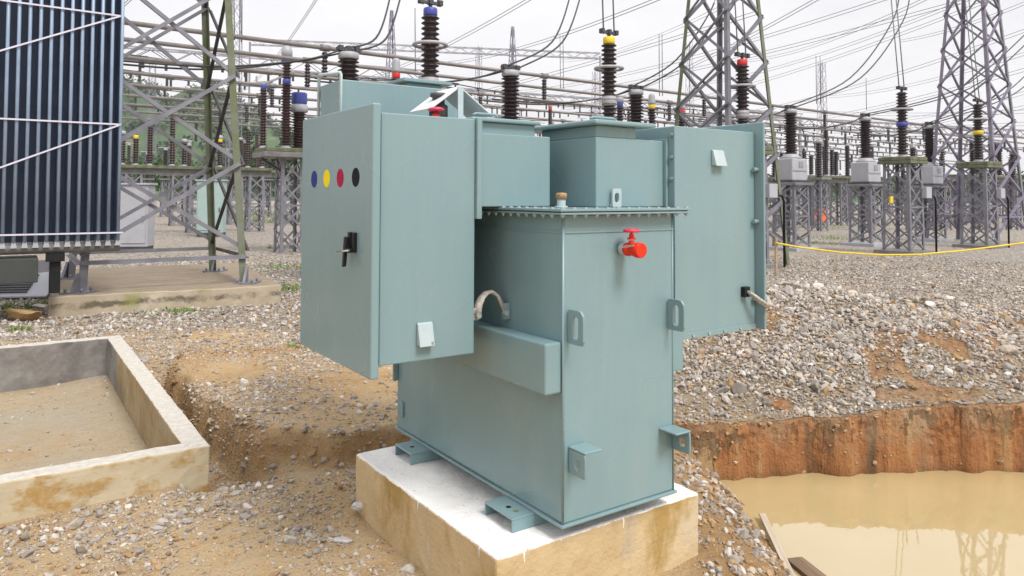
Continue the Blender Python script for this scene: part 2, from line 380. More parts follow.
# ------------------------------------------------------------------ terrain
def vnoise(x, y, seed=0):
    xi, yi = np.floor(x).astype(np.int64), np.floor(y).astype(np.int64); fx, fy = x - xi, y - yi
    fx = fx * fx * (3 - 2 * fx); fy = fy * fy * (3 - 2 * fy)
    def h(a, b):
        k = (a * 374761393 + b * 668265263 + seed * 974634777) & 0xffffffff
        k = ((k ^ (k >> 13)) * 1274126177) & 0xffffffff
        return ((k ^ (k >> 16)) & 0xffff) / 65535.0
    return (h(xi, yi) * (1 - fx) + h(xi + 1, yi) * fx) * (1 - fy) + (h(xi, yi + 1) * (1 - fx) + h(xi + 1, yi + 1) * fx) * fy
def fbm(x, y, f, o=3, seed=0): return sum(vnoise(x * f * 2 ** i, y * f * 2 ** i, seed + i) * .5 ** i for i in range(o)) / sum(.5 ** i for i in range(o)) - .5
def sstep(a): a = np.clip(a, 0, 1); return a * a * (3 - 2 * a)
def sdpoly(x, y, pts):
    "signed distance to a polygon, positive inside"
    d = np.full(x.shape, 1e9); inside = np.zeros(x.shape, bool); n = len(pts)
    for i in range(n):
        (x0, y0), (x1, y1) = pts[i], pts[(i + 1) % n]; ex, ey = x1 - x0, y1 - y0
        tt = np.clip(((x - x0) * ex + (y - y0) * ey) / (ex * ex + ey * ey), 0, 1)
        d = np.minimum(d, np.hypot(x - x0 - ex * tt, y - y0 - ey * tt))
        c = ((y0 > y) != (y1 > y)) & (x < (x1 - x0) * (y - y0) / (y1 - y0 + 1e-12) + x0); inside ^= c
    return np.where(inside, d, -d)
BC = Vector((-1.681, 4.163, 0))         # outer corner of the concrete basin
WATER_Z = -.41
def basin_ab(x, y):
    dx, dy = x - BC.x, y - BC.y
    return dx * EU.x + dy * EU.y, dx * EV.x + dy * EV.y
RIMX = [-1, .6, 1.25, 1.8, 2.57, 3.2, 3.9, 6, 12]; RIMY = [4.9, 5.05, 5.27, 5.40, 5.44, 5.50, 5.53, 5.9, 7]
PLAT = [(-3.11, 6.57), (-2.42, 5.50), (-1.90, 4.80), (-1.50, 4.46), (-1.05, 4.40), (-.72, 4.6), (-.1, 4.9), (.5, 5.6), (.4, 9.5), (-2.5, 9.5), (-3.4, 8)]
def terrain(x, y):
    x = np.asarray(x, float); y = np.asarray(y, float)
    near = np.exp(-np.maximum(0, y - 9) / 6)
    h = (.05 * fbm(x, y, .7, 3, 1) + .030 * fbm(x, y, 3.5, 3, 5) + .014 * fbm(x, y, 14, 2, 9)) * near
    # rubble bank right of the transformer, ground climbing a little to the right
    rub = np.exp(-np.abs((x - 2.9) / 2.6) ** 2.5) * np.exp(-((y - 7.6) / 1.35) ** 2)
    rim0 = np.interp(x, RIMX, RIMY); h += rub * (.58 + .45 * fbm(x, y, 1.3, 3, 21)) * sstep((y - rim0 - .02) / .9) - .05 * np.exp(-((x - 1.9) / 1.1) ** 2) * np.exp(-((y - 5.6) / .5) ** 2) + .07 * sstep((x - 1.6) / 2.6) * np.exp(-((y - 5.6) / 2) ** 2)
    # dirt bank between the basin and the plinth
    sp_ = sdpoly(x, y, PLAT) + .20 * fbm(x, y, 2.0, 3, 31)
    sp_ = sp_ + .09 * fbm(x, y, 7, 3, 33); bank = sstep((sp_ + .03) / .10) * sstep((8.3 - y) / 2.2)
    h += bank * (.20 + .06 * fbm(x, y, 1.1, 3, 41)) + .20 * fbm(x, y, 4.5, 4, 43) * np.clip(4 * bank * (1 - bank), 0, 1)
    a, b = basin_ab(x, y)
    tr = sstep((.5 - a) / .3) * sstep((a + .2) / .2) * sstep((b + .25) / .4) * sstep((3.8 - b) / 1.0)
    h -= .15 * tr * (1 - bank * .9)
    # floor of the basin
    ins = (a > -3.25) & (a < -.06) & (b > .06) & (b < 3.92)
    h = np.where(ins, -.20 + .02 * fbm(x, y, 1.5, 3, 51) + .05 * sstep((a + .75) / .7) * sstep((b - .2) / .5), h)
    # flooded pit
    rim = np.interp(x, RIMX, RIMY) + .10 * fbm(x, y * 0 + 3, 2.0, 3, 61) + .15 * fbm(x, y * 0 + 9, 5, 3, 65)
    sfar = sstep((rim - y + .03 * fbm(x, y, 20, 2, 67)) / .09)
    xl = 1.48 + .10 * sstep((4.2 - y) / 1.0) + .14 * fbm(x * 0 + 2, y, 1.6, 3, 71)
    t_ = (x - xl + .60) / 1.16
    sleft = sstep(t_ * .9 + .05)
    pit = np.minimum(sfar, sleft)
    h = h * (1 - pit) + (-.78) * pit + .06 * fbm(x, y, 6, 3, 77) * np.clip(4 * pit * (1 - pit), 0, 1)
    clay = np.clip(4 * sfar * (1 - sfar), 0, 1) * (sleft > .5) + (pit > .45) * 1.0
    clay = np.clip(clay, 0, 1) * (sfar < .995) + .42 * sstep((sleft - .03) / .2) * (sfar > .9) * (pit < .98)
    # soils
    clay = np.maximum(clay, sstep((fbm(x, y, 2.6, 3, 87) - .13) / .10) * .95 * (x > .9) * sstep((y - rim) / .15) * sstep((8 - y) / .6))
    clay = np.maximum(clay, np.exp(-((y - rim - .02) / .06) ** 2) * .75 * (x > 1))
    gr = sstep((y - 8.6 - .25 * x) / 1.6 + fbm(x, y, .6, 3, 81) * 1.6)
    gr = np.maximum(gr, sstep((rub - .12) * 6 + 1.2 * fbm(x, y, 1.5, 2, 83)))
    gr = np.maximum(gr, .85 * sstep((x - .9) * 2) * (y > rim - .02))
    gr = gr * (~ins) * (1 - sstep((sleft - .02) / .1) * (sfar > .9))
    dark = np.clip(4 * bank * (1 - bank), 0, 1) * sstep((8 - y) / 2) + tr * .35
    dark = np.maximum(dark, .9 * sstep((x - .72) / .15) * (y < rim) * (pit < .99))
    return h, gr, np.clip(clay, 0, 1), np.clip(dark, 0, 1), pit, ins


def axis(lo, hi, step, far_lo, far_hi, g=1.16):
    m_ = list(np.arange(lo, hi, step)); s_ = step; up = []; q = m_[-1]
    while q < far_hi: s_ *= g; q += s_; up.append(q)
    s_ = step; dn = []; q = m_[0]
    while q > far_lo: s_ *= g; q -= s_; dn.append(q)
    return np.array(dn[::-1] + m_ + up)
gx = axis(-5.2, 4.6, .028, -800, 800); gy = axis(1.9, 9.4, .028, -40, 1000)
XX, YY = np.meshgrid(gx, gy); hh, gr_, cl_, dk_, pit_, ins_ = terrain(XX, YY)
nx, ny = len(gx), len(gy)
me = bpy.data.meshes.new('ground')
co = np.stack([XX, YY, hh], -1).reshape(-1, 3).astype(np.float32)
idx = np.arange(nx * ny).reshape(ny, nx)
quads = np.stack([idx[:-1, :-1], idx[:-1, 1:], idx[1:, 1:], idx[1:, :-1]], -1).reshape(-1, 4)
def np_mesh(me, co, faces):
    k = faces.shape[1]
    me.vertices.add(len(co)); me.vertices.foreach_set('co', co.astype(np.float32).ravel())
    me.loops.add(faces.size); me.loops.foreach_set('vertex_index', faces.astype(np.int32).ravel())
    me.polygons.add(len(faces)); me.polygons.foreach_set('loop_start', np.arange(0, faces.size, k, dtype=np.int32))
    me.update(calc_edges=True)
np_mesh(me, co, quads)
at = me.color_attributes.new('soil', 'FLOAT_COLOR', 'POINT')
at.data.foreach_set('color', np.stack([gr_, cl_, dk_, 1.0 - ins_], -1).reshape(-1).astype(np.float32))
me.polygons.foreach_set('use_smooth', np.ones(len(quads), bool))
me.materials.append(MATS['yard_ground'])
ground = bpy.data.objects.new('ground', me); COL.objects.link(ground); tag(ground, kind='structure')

wb = MB(); vs = [wb.bm.verts.new((x, y, WATER_Z)) for x, y in ((.9, -3), (14, -3), (14, 7.6), (.9, 5.6))]; wb.bm.faces.new(vs)
tag(wb.build('water', 'muddy_water'), kind='structure')

# ------------------------------------------------------------------ stones
def ico(sub):
    bm = bmesh.new(); bmesh.ops.create_icosphere(bm, subdivisions=sub, radius=1)
    v = np.array([x.co[:] for x in bm.verts]); f = np.array([[y.index for y in x.verts] for x in bm.faces]); bm.free(); return v, f
def rock_protos(sub, k, seed):
    r = np.random.default_rng(seed); v, f = ico(sub); out = []
    for _ in range(k):
        p = v * (1 + r.normal(0, .08, (len(v), 1)))
        for _ in range(9):                     # broken flat faces
            n = r.normal(size=3); n /= np.linalg.norm(n); d = p @ n; lim = r.uniform(.45, .85)
            p = p - np.maximum(0, d - lim)[:, None] * n
        p = p * np.array([1, r.uniform(.6, .9), r.uniform(.4, .75)]); out.append(p)
    return out, f
TINT = np.array([(.41, .38, .345), (.52, .49, .455), (.31, .285, .255), (.62, .59, .555), (.46, .405, .33), (.36, .345, .335), (.23, .205, .185), (.56, .475, .36), (.42, .26, .12)])
TP = np.array([.2, .19, .14, .12, .12, .1, .05, .05, .03])
def scatter(name, label, xy, size, sub, seed, tilt=.5, sink=.25, dusty=0.0):
    r = np.random.default_rng(seed); protos, f = rock_protos(sub, 9, seed); n = len(xy); nv = len(protos[0])
    z = terrain(xy[:, 0], xy[:, 1])[0]
    which = r.integers(0, 9, n); a = r.uniform(0, 2 * PI, n); tx = r.normal(0, tilt, n); ty = r.normal(0, tilt, n)
    V = np.stack(protos)[which] * size[:, None, None] * r.uniform(.75, 1.3, (n, 1, 3))
    c, s = np.cos(tx)[:, None], np.sin(tx)[:, None]; V = np.stack([V[..., 0], V[..., 1] * c - V[..., 2] * s, V[..., 1] * s + V[..., 2] * c], -1)
    c, s = np.cos(ty)[:, None], np.sin(ty)[:, None]; V = np.stack([V[..., 0] * c + V[..., 2] * s, V[..., 1], -V[..., 0] * s + V[..., 2] * c], -1)
    c, s = np.cos(a)[:, None], np.sin(a)[:, None]; V = np.stack([V[..., 0] * c - V[..., 1] * s, V[..., 0] * s + V[..., 1] * c, V[..., 2]], -1)
    V += np.stack([xy[:, 0], xy[:, 1], z + size * sink], -1)[:, None, :]
    Fc = (f[None] + (np.arange(n) * nv)[:, None, None]).reshape(-1, 3)
    me = bpy.data.meshes.new(name); np_mesh(me, V.reshape(-1, 3), Fc); me.polygons.foreach_set('use_smooth', np.zeros(len(Fc), bool))
    col = TINT[r.choice(len(TINT), n, p=TP)] * r.uniform(.66, 1.12, (n, 1))
    ru = (xy[:, 0] > .6)[:, None] * sstep((fbm(xy[:, 0], xy[:, 1], 1.7, 3, 88) - .10) / .12)[:, None] * .45 * (r.uniform(0, 1, (n, 1)) < .4); col = col * (1 - ru) + np.array([.46, .22, .08]) * ru
    col = col * (1 - dusty) + np.array([.38, .245, .125]) * r.uniform(.75, 1.15, (n, 1)) * dusty
    col = np.repeat(np.concatenate([col, np.ones((n, 1))], 1), nv, 0)
    at = me.color_attributes.new('tint', 'FLOAT_COLOR', 'POINT'); at.data.foreach_set('color', col.ravel().astype(np.float32))
    me.materials.append(MATS['stone'])
    o = bpy.data.objects.new(name, me); COL.objects.link(o); tag(o, label, None, None, 'stuff'); return o
def keep_clear(x, y):
    "true where no stone may lie: inside plinths, walls and water"
    a, b = basin_ab(x, y)
    wall = (a > -3.4) & (a < .03) & (b > -.03) & (b < 4.0)
    fl = (a > -3.2) & (a < -.14) & (b > .14) & (b < 3.8)
    u, v_ = (x - TO.x) * EU.x + (y - TO.y) * EU.y, (x - TO.x) * EV.x + (y - TO.y) * EV.y
    pad = (u > -.30) & (u < .83) & (v_ > .01) & (v_ < 1.39)
    a2, b2 = (x - PL0.x) * PLU.x + (y - PL0.y) * PLU.y, -(x - PL0.x) * PLU.y + (y - PL0.y) * PLU.x
    pl = (a2 > -.02) & (a2 < 2.95) & (b2 > -.02) & (b2 < 4.2)
    return (wall & ~fl) | pad | pl
TO = Vector((.19778, 2.83709, .283))       # foot of the tank corner on the pad
PL0 = G(48, 318); PL1 = G(281, 303); PLU = (PL1 - PL0).normalized()
def points(n, x0, x1, y0, y1, dens, seed):
    r = np.random.default_rng(seed); x = r.uniform(x0, x1, n); y = r.uniform(y0, y1, n)
    k = (r.uniform(0, 1, n) < dens(x, y)) & ~keep_clear(x, y) & (terrain(x, y)[0] > WATER_Z - .02)
    return np.stack([x[k], y[k]], -1)
def lognorm(n, lo, mid, hi, seed): return np.clip(np.exp(np.random.default_rng(seed).normal(math.log(mid), .42, n)), lo, hi)
def d_rub(x, y):
    h, g, c, d, pit, i = terrain(x, y); rub = np.exp(-np.abs((x - 2.9) / 2.6) ** 2.5) * np.exp(-((y - 7.6) / 1.35) ** 2)
    rimd = y - np.interp(x, RIMX, RIMY); return np.clip(rub * 1.1 + .22 + 1.3 * fbm(x, y, 1.6, 3, 91) - .75 * c, 0, 1) * (pit < .01) * np.clip((rimd + .24 * fbm(x, y, 1.8, 2, 92) + .06) / .16, .12, 1) * (1 - i)
q = points(100000, .5, 6.6, 5.35, 10.5, d_rub, 1); scatter('rubble', 'bank of broken pale grey stone above the red clay cut', q, lognorm(len(q), .007, .0165, .060, 2), 1, 3, .6, .35, .16)
q = points(900, .7, 6.6, 5.6, 9.0, d_rub, 41); scatter('coarse_rubble', 'larger broken stones lying among the grey rubble bank', q, lognorm(len(q), .025, .036, .070, 42), 2, 43, .6, .3, .10)
def d_yard(x, y):
    g = terrain(x, y)[1]; return np.clip(g * (1 - np.clip((y - 11) / 10, 0, .72)) * (.55 + 1.6 * (fbm(x, y, .5, 3, 99) + .25)), 0, 1)
q = points(120000, -9, 12, 8.0, 20, d_yard, 4); scatter('gravel', 'crushed grey gravel covering the switchyard floor', q, lognorm(len(q), .010, .021, .046, 5), 1, 6, .6, .3, .15)
def d_dirt(x, y):
    h, g, c, d, pit, i = terrain(x, y)
    den = np.clip(.36 + 3.4 * fbm(x, y, 1.2, 4, 95), .035, 1) + .45 * d
    a, b = basin_ab(x, y)
    den = den + 1.1 * np.exp(-((b + .28) / .26) ** 2) * (a < .3) + .8 * np.exp(-((a - .2) / .16) ** 2) * (b < .3)
    return np.clip(den, 0, 1) * (pit < .03) * (1 - .95 * i) * (x < .9)
q = points(150000, -6.5, .9, 2.4, 9.5, d_dirt, 7); scatter('scattered_stones', 'small loose stones scattered over the sandy dirt', q, lognorm(len(q), .0035, .0075, .022, 8), 1, 9, .4, .2, .30)
q = points(15000, -5.5, .6, 2.6, 8.8, lambda x, y: d_dirt(x, y) ** 1.2, 17); scatter('loose_rock_pieces', 'fist sized pale rock pieces lying on the dirt', q, lognorm(len(q), .010, .0155, .042, 18), 1, 19, .4, .25, .15)
def d_clod(x, y):
    h, g, c, d, pit, i = terrain(x, y); return np.clip(.12 + 1.0 * fbm(x, y, .9, 3, 98) + 1.8 * d + .5 * (x > 1.0) * (y > 5.3), .02, 1) * (1 - i * .93) * (pit < .8) * ((x < 1.75) | (y > 5.3))
q = points(52000, -6, 6, 2.4, 9, d_clod, 51); scatter('dirt_clods', 'crumbly brown clods of dirt on the bank and slope', q, lognorm(len(q), .005, .012, .055, 52), 1, 53, .5, .15, .94)
def d_slope(x, y):
    h, g, c, d, pit, i = terrain(x, y); return (pit < .75) * np.clip(.5 + 1.2 * fbm(x, y, 2.5, 2, 97), .1, 1) * (y < 5.3)
q = points(2000, .8, 1.85, 2.9, 5.3, d_slope, 10); scatter('slope_stones', 'stones stuck in the brown dirt slope above the water', q, lognorm(len(q), .008, .017, .042, 11), 1, 12, .5, .2, .15)

# ------------------------------------------------------------------ plinth under the transformer, basin, gantry plinth
def rough_block(mb, x0, x1, y0, y1, z0, z1, step=.06, amp=.006, seed=0):
    rr = random.Random(seed); bm = bmesh.new()
    nx_, ny_, nz_ = (max(1, int((b - a) / step)) for a, b in ((x0, x1), (y0, y1), (z0, z1)))
    vt = {}
    def V(i, j, k):
        if (i, j, k) not in vt:
            vt[i, j, k] = mb.bm.verts.new((x0 + (x1 - x0) * i / nx_ + rr.uniform(-amp, amp), y0 + (y1 - y0) * j / ny_ + rr.uniform(-amp, amp), z0 + (z1 - z0) * k / nz_ + rr.uniform(-amp, amp)))
        return vt[i, j, k]
    for k in (0, nz_):
        for i in range(nx_):
            for j in range(ny_): mb.bm.faces.new((V(i, j, k), V(i + 1, j, k), V(i + 1, j + 1, k), V(i, j + 1, k)))
    for j in (0, ny_):
        for i in range(nx_):
            for k in range(nz_): mb.bm.faces.new((V(i, j, k), V(i + 1, j, k), V(i + 1, j, k + 1), V(i, j, k + 1)))
    for i in (0, nx_):
        for j in range(ny_):
            for k in range(nz_): mb.bm.faces.new((V(i, j, k), V(i, j + 1, k), V(i, j + 1, k + 1), V(i, j, k + 1)))
    bm.free(); return mb
mb = MB(); rough_block(mb, -.272, .805, .040, 1.356, -.35, .283, .05, .0022, 3)
o = mb.build('concrete_plinth', 'pad_concrete', None, .012, 2); o.location = (TO.x, TO.y, 0); o.rotation_euler.z = YAW
tag(o, 'cream stained concrete block with white painted top under the green transformer', 'plinth')

bas = thing('concrete_basin', 'low unfinished rectangular concrete basin with sandy floor beside the dirt bank', 'basin', (BC.x, BC.y, 0), YAW)
def wallpart(x0, x1, y0, y1, seed):
    mb = MB(); rough_block(mb, x0, x1, y0, y1, -.4, .2, .05, .0028, seed); mb.build('wall', 'basin_concrete', bas, .01, 2)
wallpart(-3.3, 0, 0, .13, 1); wallpart(-.13, 0, .1305, 3.77, 2); wallpart(-3.3, 0, 3.7705, 3.9, 3); wallpart(-3.3, -3.17, .1305, 3.77, 4)

mb = MB(); rough_block(mb, 0, (PL1 - PL0).length, 0, 4.0, -.2, .27, .12, .008, 5)
o = mb.build('foundation_slab', 'plinth_concrete', None, .02, 2); o.location = (PL0.x, PL0.y, 0); o.rotation_euler.z = math.atan2(PLU.y, PLU.x)
tag(o, 'mossy cracked concrete slab carrying the near gantry legs', 'foundation')

# ------------------------------------------------------------------ the transformer
TR = thing('earthing_transformer', 'big sage green oil filled transformer with cable boxes, standing on the painted concrete plinth', 'transformer', TO, YAW)
Z0 = .283
def TB(x0, x1, y0, y1, z0, z1, mb=None): return (mb or MB()).box(x0, x1, y0, y1, z0 - Z0, z1 - Z0)
EN = 'sage_enamel'
def part(mb, name, mat=EN, parent=TR, bevel=.004, label=None):
    o = mb.build(name, mat, parent, bevel)
    if label: o['label'] = label
    return o
TU, TV = .598, 1.440
tank = part(TB(0, TU, 0, TV, .352, 1.527), 'tank', bevel=.006)
part(TB(-.012, TU + .012, -.012, TV + .012, .340, .3515), 'base_plate', bevel=.003, parent=tank)
mb = MB()
TB(-.003, TU + .003, -.004, -.0005, 1.455, 1.462, mb); TB(-.004, -.0005, -.004, TV, 1.455, 1.462, mb)
mb.cyl((0, 0, .352 - Z0), (0, 0, 1.527 - Z0), .0055, n=8); mb.cyl((TU, 0, .352 - Z0), (TU, 0, 1.527 - Z0), .004, n=8)
part(mb, 'weld_seam', parent=tank, bevel=0)
part(TB(-.050, TU + .050, -.050, TV + .05, 1.5275, 1.5355), 'tank_flange', bevel=.002)
part(TB(-.046, TU + .046, -.046, TV + .046, 1.536, 1.5395), 'gasket', 'gasket', bevel=0)
lid = part(TB(-.052, TU + .052, -.052, TV + .052, 1.540, 1.550), 'tank_lid', bevel=.002)
mb = MB(); mb.cyl((0, 0, -.036), (0, 0, .006), .0042, n=6, smooth=False); mb.cyl((0, 0, -.030), (0, 0, -.0235), .0095, n=6, smooth=False)
mb.cyl((0, 0, 0), (0, 0, .005), .0095, n=6, smooth=False); mb.cyl((0, 0, -.0235), (0, 0, -.0222), .012, n=10)
b0 = mb.build('bolt', 'galv_bolt', lid)
spots = [(-.026 + .0565 * i, -.030) for i in range(13)] + [(-.030, .03 + .0565 * i) for i in range(26)]
for i, (x, y) in enumerate(spots):
    o = b0 if i == 0 else b0.copy()
    if i: COL.objects.link(o); o.parent = lid
    o.location = (x, y, 1.550 - Z0)
part(TB(-.080, -.0005, .006, TV - .01, .845, 1.040), 'stiffener_beam', bevel=.008)
part(TB(TU + .0005, TU + .075, .006, TV - .01, .845, 1.040), 'stiffener_beam', bevel=.008)
for v0, v1 in ((.170, .374), (1.043, 1.220)):
    mb = MB(); TB(-.115, TU + .115, v0, v1, .331, .3395, mb); TB(-.115, TU + .115, v0, v0 + .008, .284, .3308, mb); TB(-.115, TU + .115, v1 - .008, v1, .284, .3308, mb)
    f = part(mb, 'foot_channel', bevel=.0025)
    mb = MB(); mb.cyl((-.064, (v0 + v1) / 2, .3397 - Z0), (-.064, (v0 + v1) / 2, .3402 - Z0), .011, n=12); part(mb, 'bolt_hole', 'dot_black', f, 0)
    if v0 < .5: mb = MB(); mb.cyl((-.06, .225, .3397 - Z0), (-.06, .225, .3402 - Z0), .012, n=10); 
    if v0 < .5: part(mb, 'paint_spot', 'mossy_concrete', f, 0)
# lifting lugs: slotted plates standing off the front face
def slot(w, h, n=24, k=0.0):
    pts = []
    for i in range(n):
        a = 2 * PI * i / n; x, y = math.cos(a), math.sin(a); r = w / 2
        pts.append((x * r, y * r + (h / 2 - r) * (1 if y >= 0 else -1)))
    return pts
def rrect(x0, x1, y0, y1, rads, n=24):
    "rounded rectangle sampled by angle so it pairs with slot(); rads: corners in order ++, -+, --, +-"
    cx, cy = (x0 + x1) / 2, (y0 + y1) / 2; out = []
    for i in range(n):
        a = 2 * PI * i / n; dx, dy = math.cos(a), math.sin(a)
        hw, hh_ = (x1 - x0) / 2, (y1 - y0) / 2; tt = min(hw / abs(dx) if abs(dx) > 1e-9 else 1e9, hh_ / abs(dy) if abs(dy) > 1e-9 else 1e9)
        x, y = dx * tt, dy * tt
        q = 0 if (dx >= 0 and dy >= 0) else 1 if (dx < 0 and dy >= 0) else 2 if (dx < 0) else 3; r = rads[q]
        if r:
            ix, iy = hw - r, hh_ - r
            if abs(x) > ix and abs(y) > iy:
                vx, vy = abs(x) - ix, abs(y) - iy; L = math.hypot(vx, vy)
                x, y = math.copysign(ix + vx / L * r, x), math.copysign(iy + vy / L * r, y)
        out.append((cx + x, cy + y))
    return out
for u in (.019, .562):
    mb = MB(); mb.plate(rrect(-.096, 0, 1.035, 1.166, (0, .030, .004, .0)), [(x - .050, y + 1.098) for x, y in slot(.030, .088)], lambda x, y, k, u=u: (u + k, x - .0005, y - Z0), .011)
    part(mb, 'lifting_lug', bevel=.002)
# jacking brackets: angle with a hole
for u, sgn, z in ((.025, 1, .632), (.590, -1, .616)):
    mb = MB(); mb.plate(rrect(-.100, 0, z - .09, z + .002, (0, 0, 0, 0)), [(x - .058, y + z - .047) for x, y in slot(.030, .038)], lambda x, y, k, u=u: (u + k, x - .0005, y - Z0), .010)
    if sgn > 0: TB(u, u + .088, -.100, -.0005, z + .0025, z + .012, mb)
    else: TB(u - .078, u + .010, -.100, -.0005, z + .0025, z + .012, mb)
    part(mb, 'jacking_bracket', bevel=.006)
# drain valve
vu, vz = .297, 1.386 - Z0
mb = MB(); mb.cyl((vu, 0, vz), (vu, -.030, vz), .017, n=14); mb.cyl((vu, -.012, vz), (vu, -.034, vz), .026, .024, n=14)
vstub = part(mb, 'drain_pipe', 'pale_enamel', bevel=.001)
mb = MB(); mb.lathe([(.022, 0), (.027, .004), (.028, .018), (.023, .024), (.023, .040), (.026, .045), (.026, .054), (.029, .057), (.0305, .060), (.0305, .084), (.028, .088)], (vu, -.0345, vz), 18, axis=(0, -1, 0))
mb.cyl((vu, -.064, vz + .015), (vu, -.064, vz + .036), .012, n=12); mb.cyl((vu, -.064, vz + .040), (vu, -.064, vz + .048), .018, n=6, smooth=False); mb.cyl((vu, -.064, vz + .048), (vu, -.064, vz + .062), .010, n=10); mb.cyl((vu, -.064, vz + .06), (vu, -.064, vz + .074), .0055, n=8)
vbody = part(mb, 'drain_valve', 'valve_red', bevel=.001)
mb = MB(); mb.torus((vu, -.064, vz + .075), .028, .0065, 20, 8); mb.cyl((vu, -.064, vz + .068), (vu, -.064, vz + .084), .010, n=10)
for a in range(5): mb.bar((vu, -.064, vz + .075), (vu + .03 * math.cos(a * 1.2566), -.064 + .03 * math.sin(a * 1.2566), vz + .075), .011, .007)
part(mb, 'handwheel', 'valve_pink', vbody, 0)
mb = MB(); mb.bar((vu - .031, -.045, vz + .010), (vu - .027, -.105, vz + .020), .003, .008); part(mb, 'locking_strip', 'braid', vbody, 0)
# filler neck with cork bung on the lid
mb = MB(); mb.cyl((.125, .17, 1.5505 - Z0), (.125, .17, 1.585 - Z0), .018, n=16); mb.cyl((.125, .17, 1.5505 - Z0), (.125, .17, 1.558 - Z0), .027, n=16)
fn = part(mb, 'filler_neck', 'pale_enamel', bevel=.001)
mb = MB(); mb.lathe([(.017, 0), (.023, .002), (.024, .02), (.021, .026), (.006, .028)], (.125, .17, 1.585 - Z0), 14); part(mb, 'cork_bung', 'cork', fn, 0)

# cable box on the left with the door that carries the phase dots
AU0, AU1, AV0, AV1 = -.596, -.1765, .362, 1.105
cbA = part(TB(AU0, AU1, AV0, AV1, .954, 1.915), 'cable_box')
part(TB(-.1760, -.0045, .86, 1.09, 1.045, 1.50), 'gap_light_blocker', bevel=.003); part(TB(TU + .0005, .767, .62, .70, 1.20, 1.26), 'box_bracket', bevel=.003)  # first box is an added, unseen blocker keeping the gap behind it dark
door = part(TB(-.643, -.6095, .332, 1.130, .914, 1.946), 'door', parent=cbA, bevel=.006)
part(TB(-.6093, -.5965, .38, 1.09, .97, 1.90), 'door_gasket', 'gasket', cbA, 0)
for v_, mname, lab in ((.963, 'dot_blue', 'dark blue phase dot on door'), (.808, 'dot_yellow', 'yellow phase dot on door'), (.654, 'dot_crimson', 'crimson phase dot on door'), (.492, 'dot_black', 'black phase dot on door')):
    mb = MB(); mb.cyl((-.6431, v_, 1.669 - Z0), (-.6440, v_, 1.669 - Z0), .0375, n=40, smooth=False); part(mb, 'phase_dot', mname, door, 0, lab)
hv, hz, hx = .504, 1.386 - Z0, -.6432
mb = MB(); mb.box(hx - .014, hx, hv - .032, hv - .012, hz - .010, hz + .068); mb.box(hx - .014, hx, hv + .010, hv + .032, hz - .010, hz + .068); mb.box(hx - .010, hx, hv - .012, hv + .010, hz + .016, hz + .044)
hd = part(mb, 'door_handle', 'black_plastic', door, .003)
mb = MB(); mb.hexa([(hx - .040, hv + .008, hz - .064), (hx - .026, hv + .008, hz - .064), (hx - .0145, hv + .012, hz + .05), (hx - .030, hv + .012, hz + .05), (hx - .040, hv + .024, hz - .068), (hx - .026, hv + .024, hz - .068), (hx - .0145, hv + .032, hz + .05), (hx - .030, hv + .032, hz + .05)])
mb.box(hx - .034, hx - .016, hv - .028, hv + .008, hz - .010, hz + .006); part(mb, 'lever', 'black_plastic', hd, .003)
mb = MB(); mb.cyl((hx - .034, hv - .034, hz + .0), (hx - .039, hv + .075, hz - .012), .0035, n=8); part(mb, 'locking_pin', 'chrome', hd, 0)
def vent(u0, u1, z0, z1, v_, par, mat='pale_enamel'):
    "small sheet hood: top bent out over the hole, open below"
    d = .034
    mb = MB(); mb.hexa([(u0, v_ - .001, z0 - Z0 + .006), (u1, v_ - .001, z0 - Z0 + .006), (u1, v_ - d, z0 - Z0), (u0, v_ - d, z0 - Z0), (u0, v_ - .001, z1 - Z0), (u1, v_ - .001, z1 - Z0), (u1, v_ - .012, z1 - Z0 - .004), (u0, v_ - .012, z1 - Z0 - .004)])
    return part(mb, 'vent_hood', mat, par, .003)
vent(-.440, -.374, 1.012, 1.104, AV0, cbA)
mb = MB(); mb.cyl((-.385, AV0 - .034, 1.026 - Z0), (-.385, AV0 - .037, 1.026 - Z0), .005, n=8); part(mb, 'screw', 'braid', cbA, 0)
part(TB(-.1755, -.1515, .345, 1.08, 1.503, 1.921), 'joint_flange', bevel=.003)
# transition box next to it, over the lid
cbB = part(TB(-.1505, .216, .366, 1.06, 1.5525, 1.860), 'transition_box', bevel=.004)
nB = part(TB(-.115, .175, .425, 1.02, 1.8605, 1.913), 'box_neck', parent=cbB)
part(TB(-.165, .190, .400, 1.06, 1.9135, 1.931), 'box_lid', parent=cbB, bevel=.006)
def handle(mb, x0, x1, y, z, h=.03, r=.006, along='x'):
    pts = [(x0, y, z), (x0, y, z + h * .75), (x0 + .012, y, z + h), (x1 - .012, y, z + h), (x1, y, z + h * .75), (x1, y, z)]
    if along == 'y': pts = [(y, a, c) for a, _, c in pts]
    return mb.tube(pts, r, 8)
mb = MB(); handle(mb, -.12, .0, .47, 1.931 - Z0, .022, .006); part(mb, 'lid_handle', parent=cbB, bevel=0)
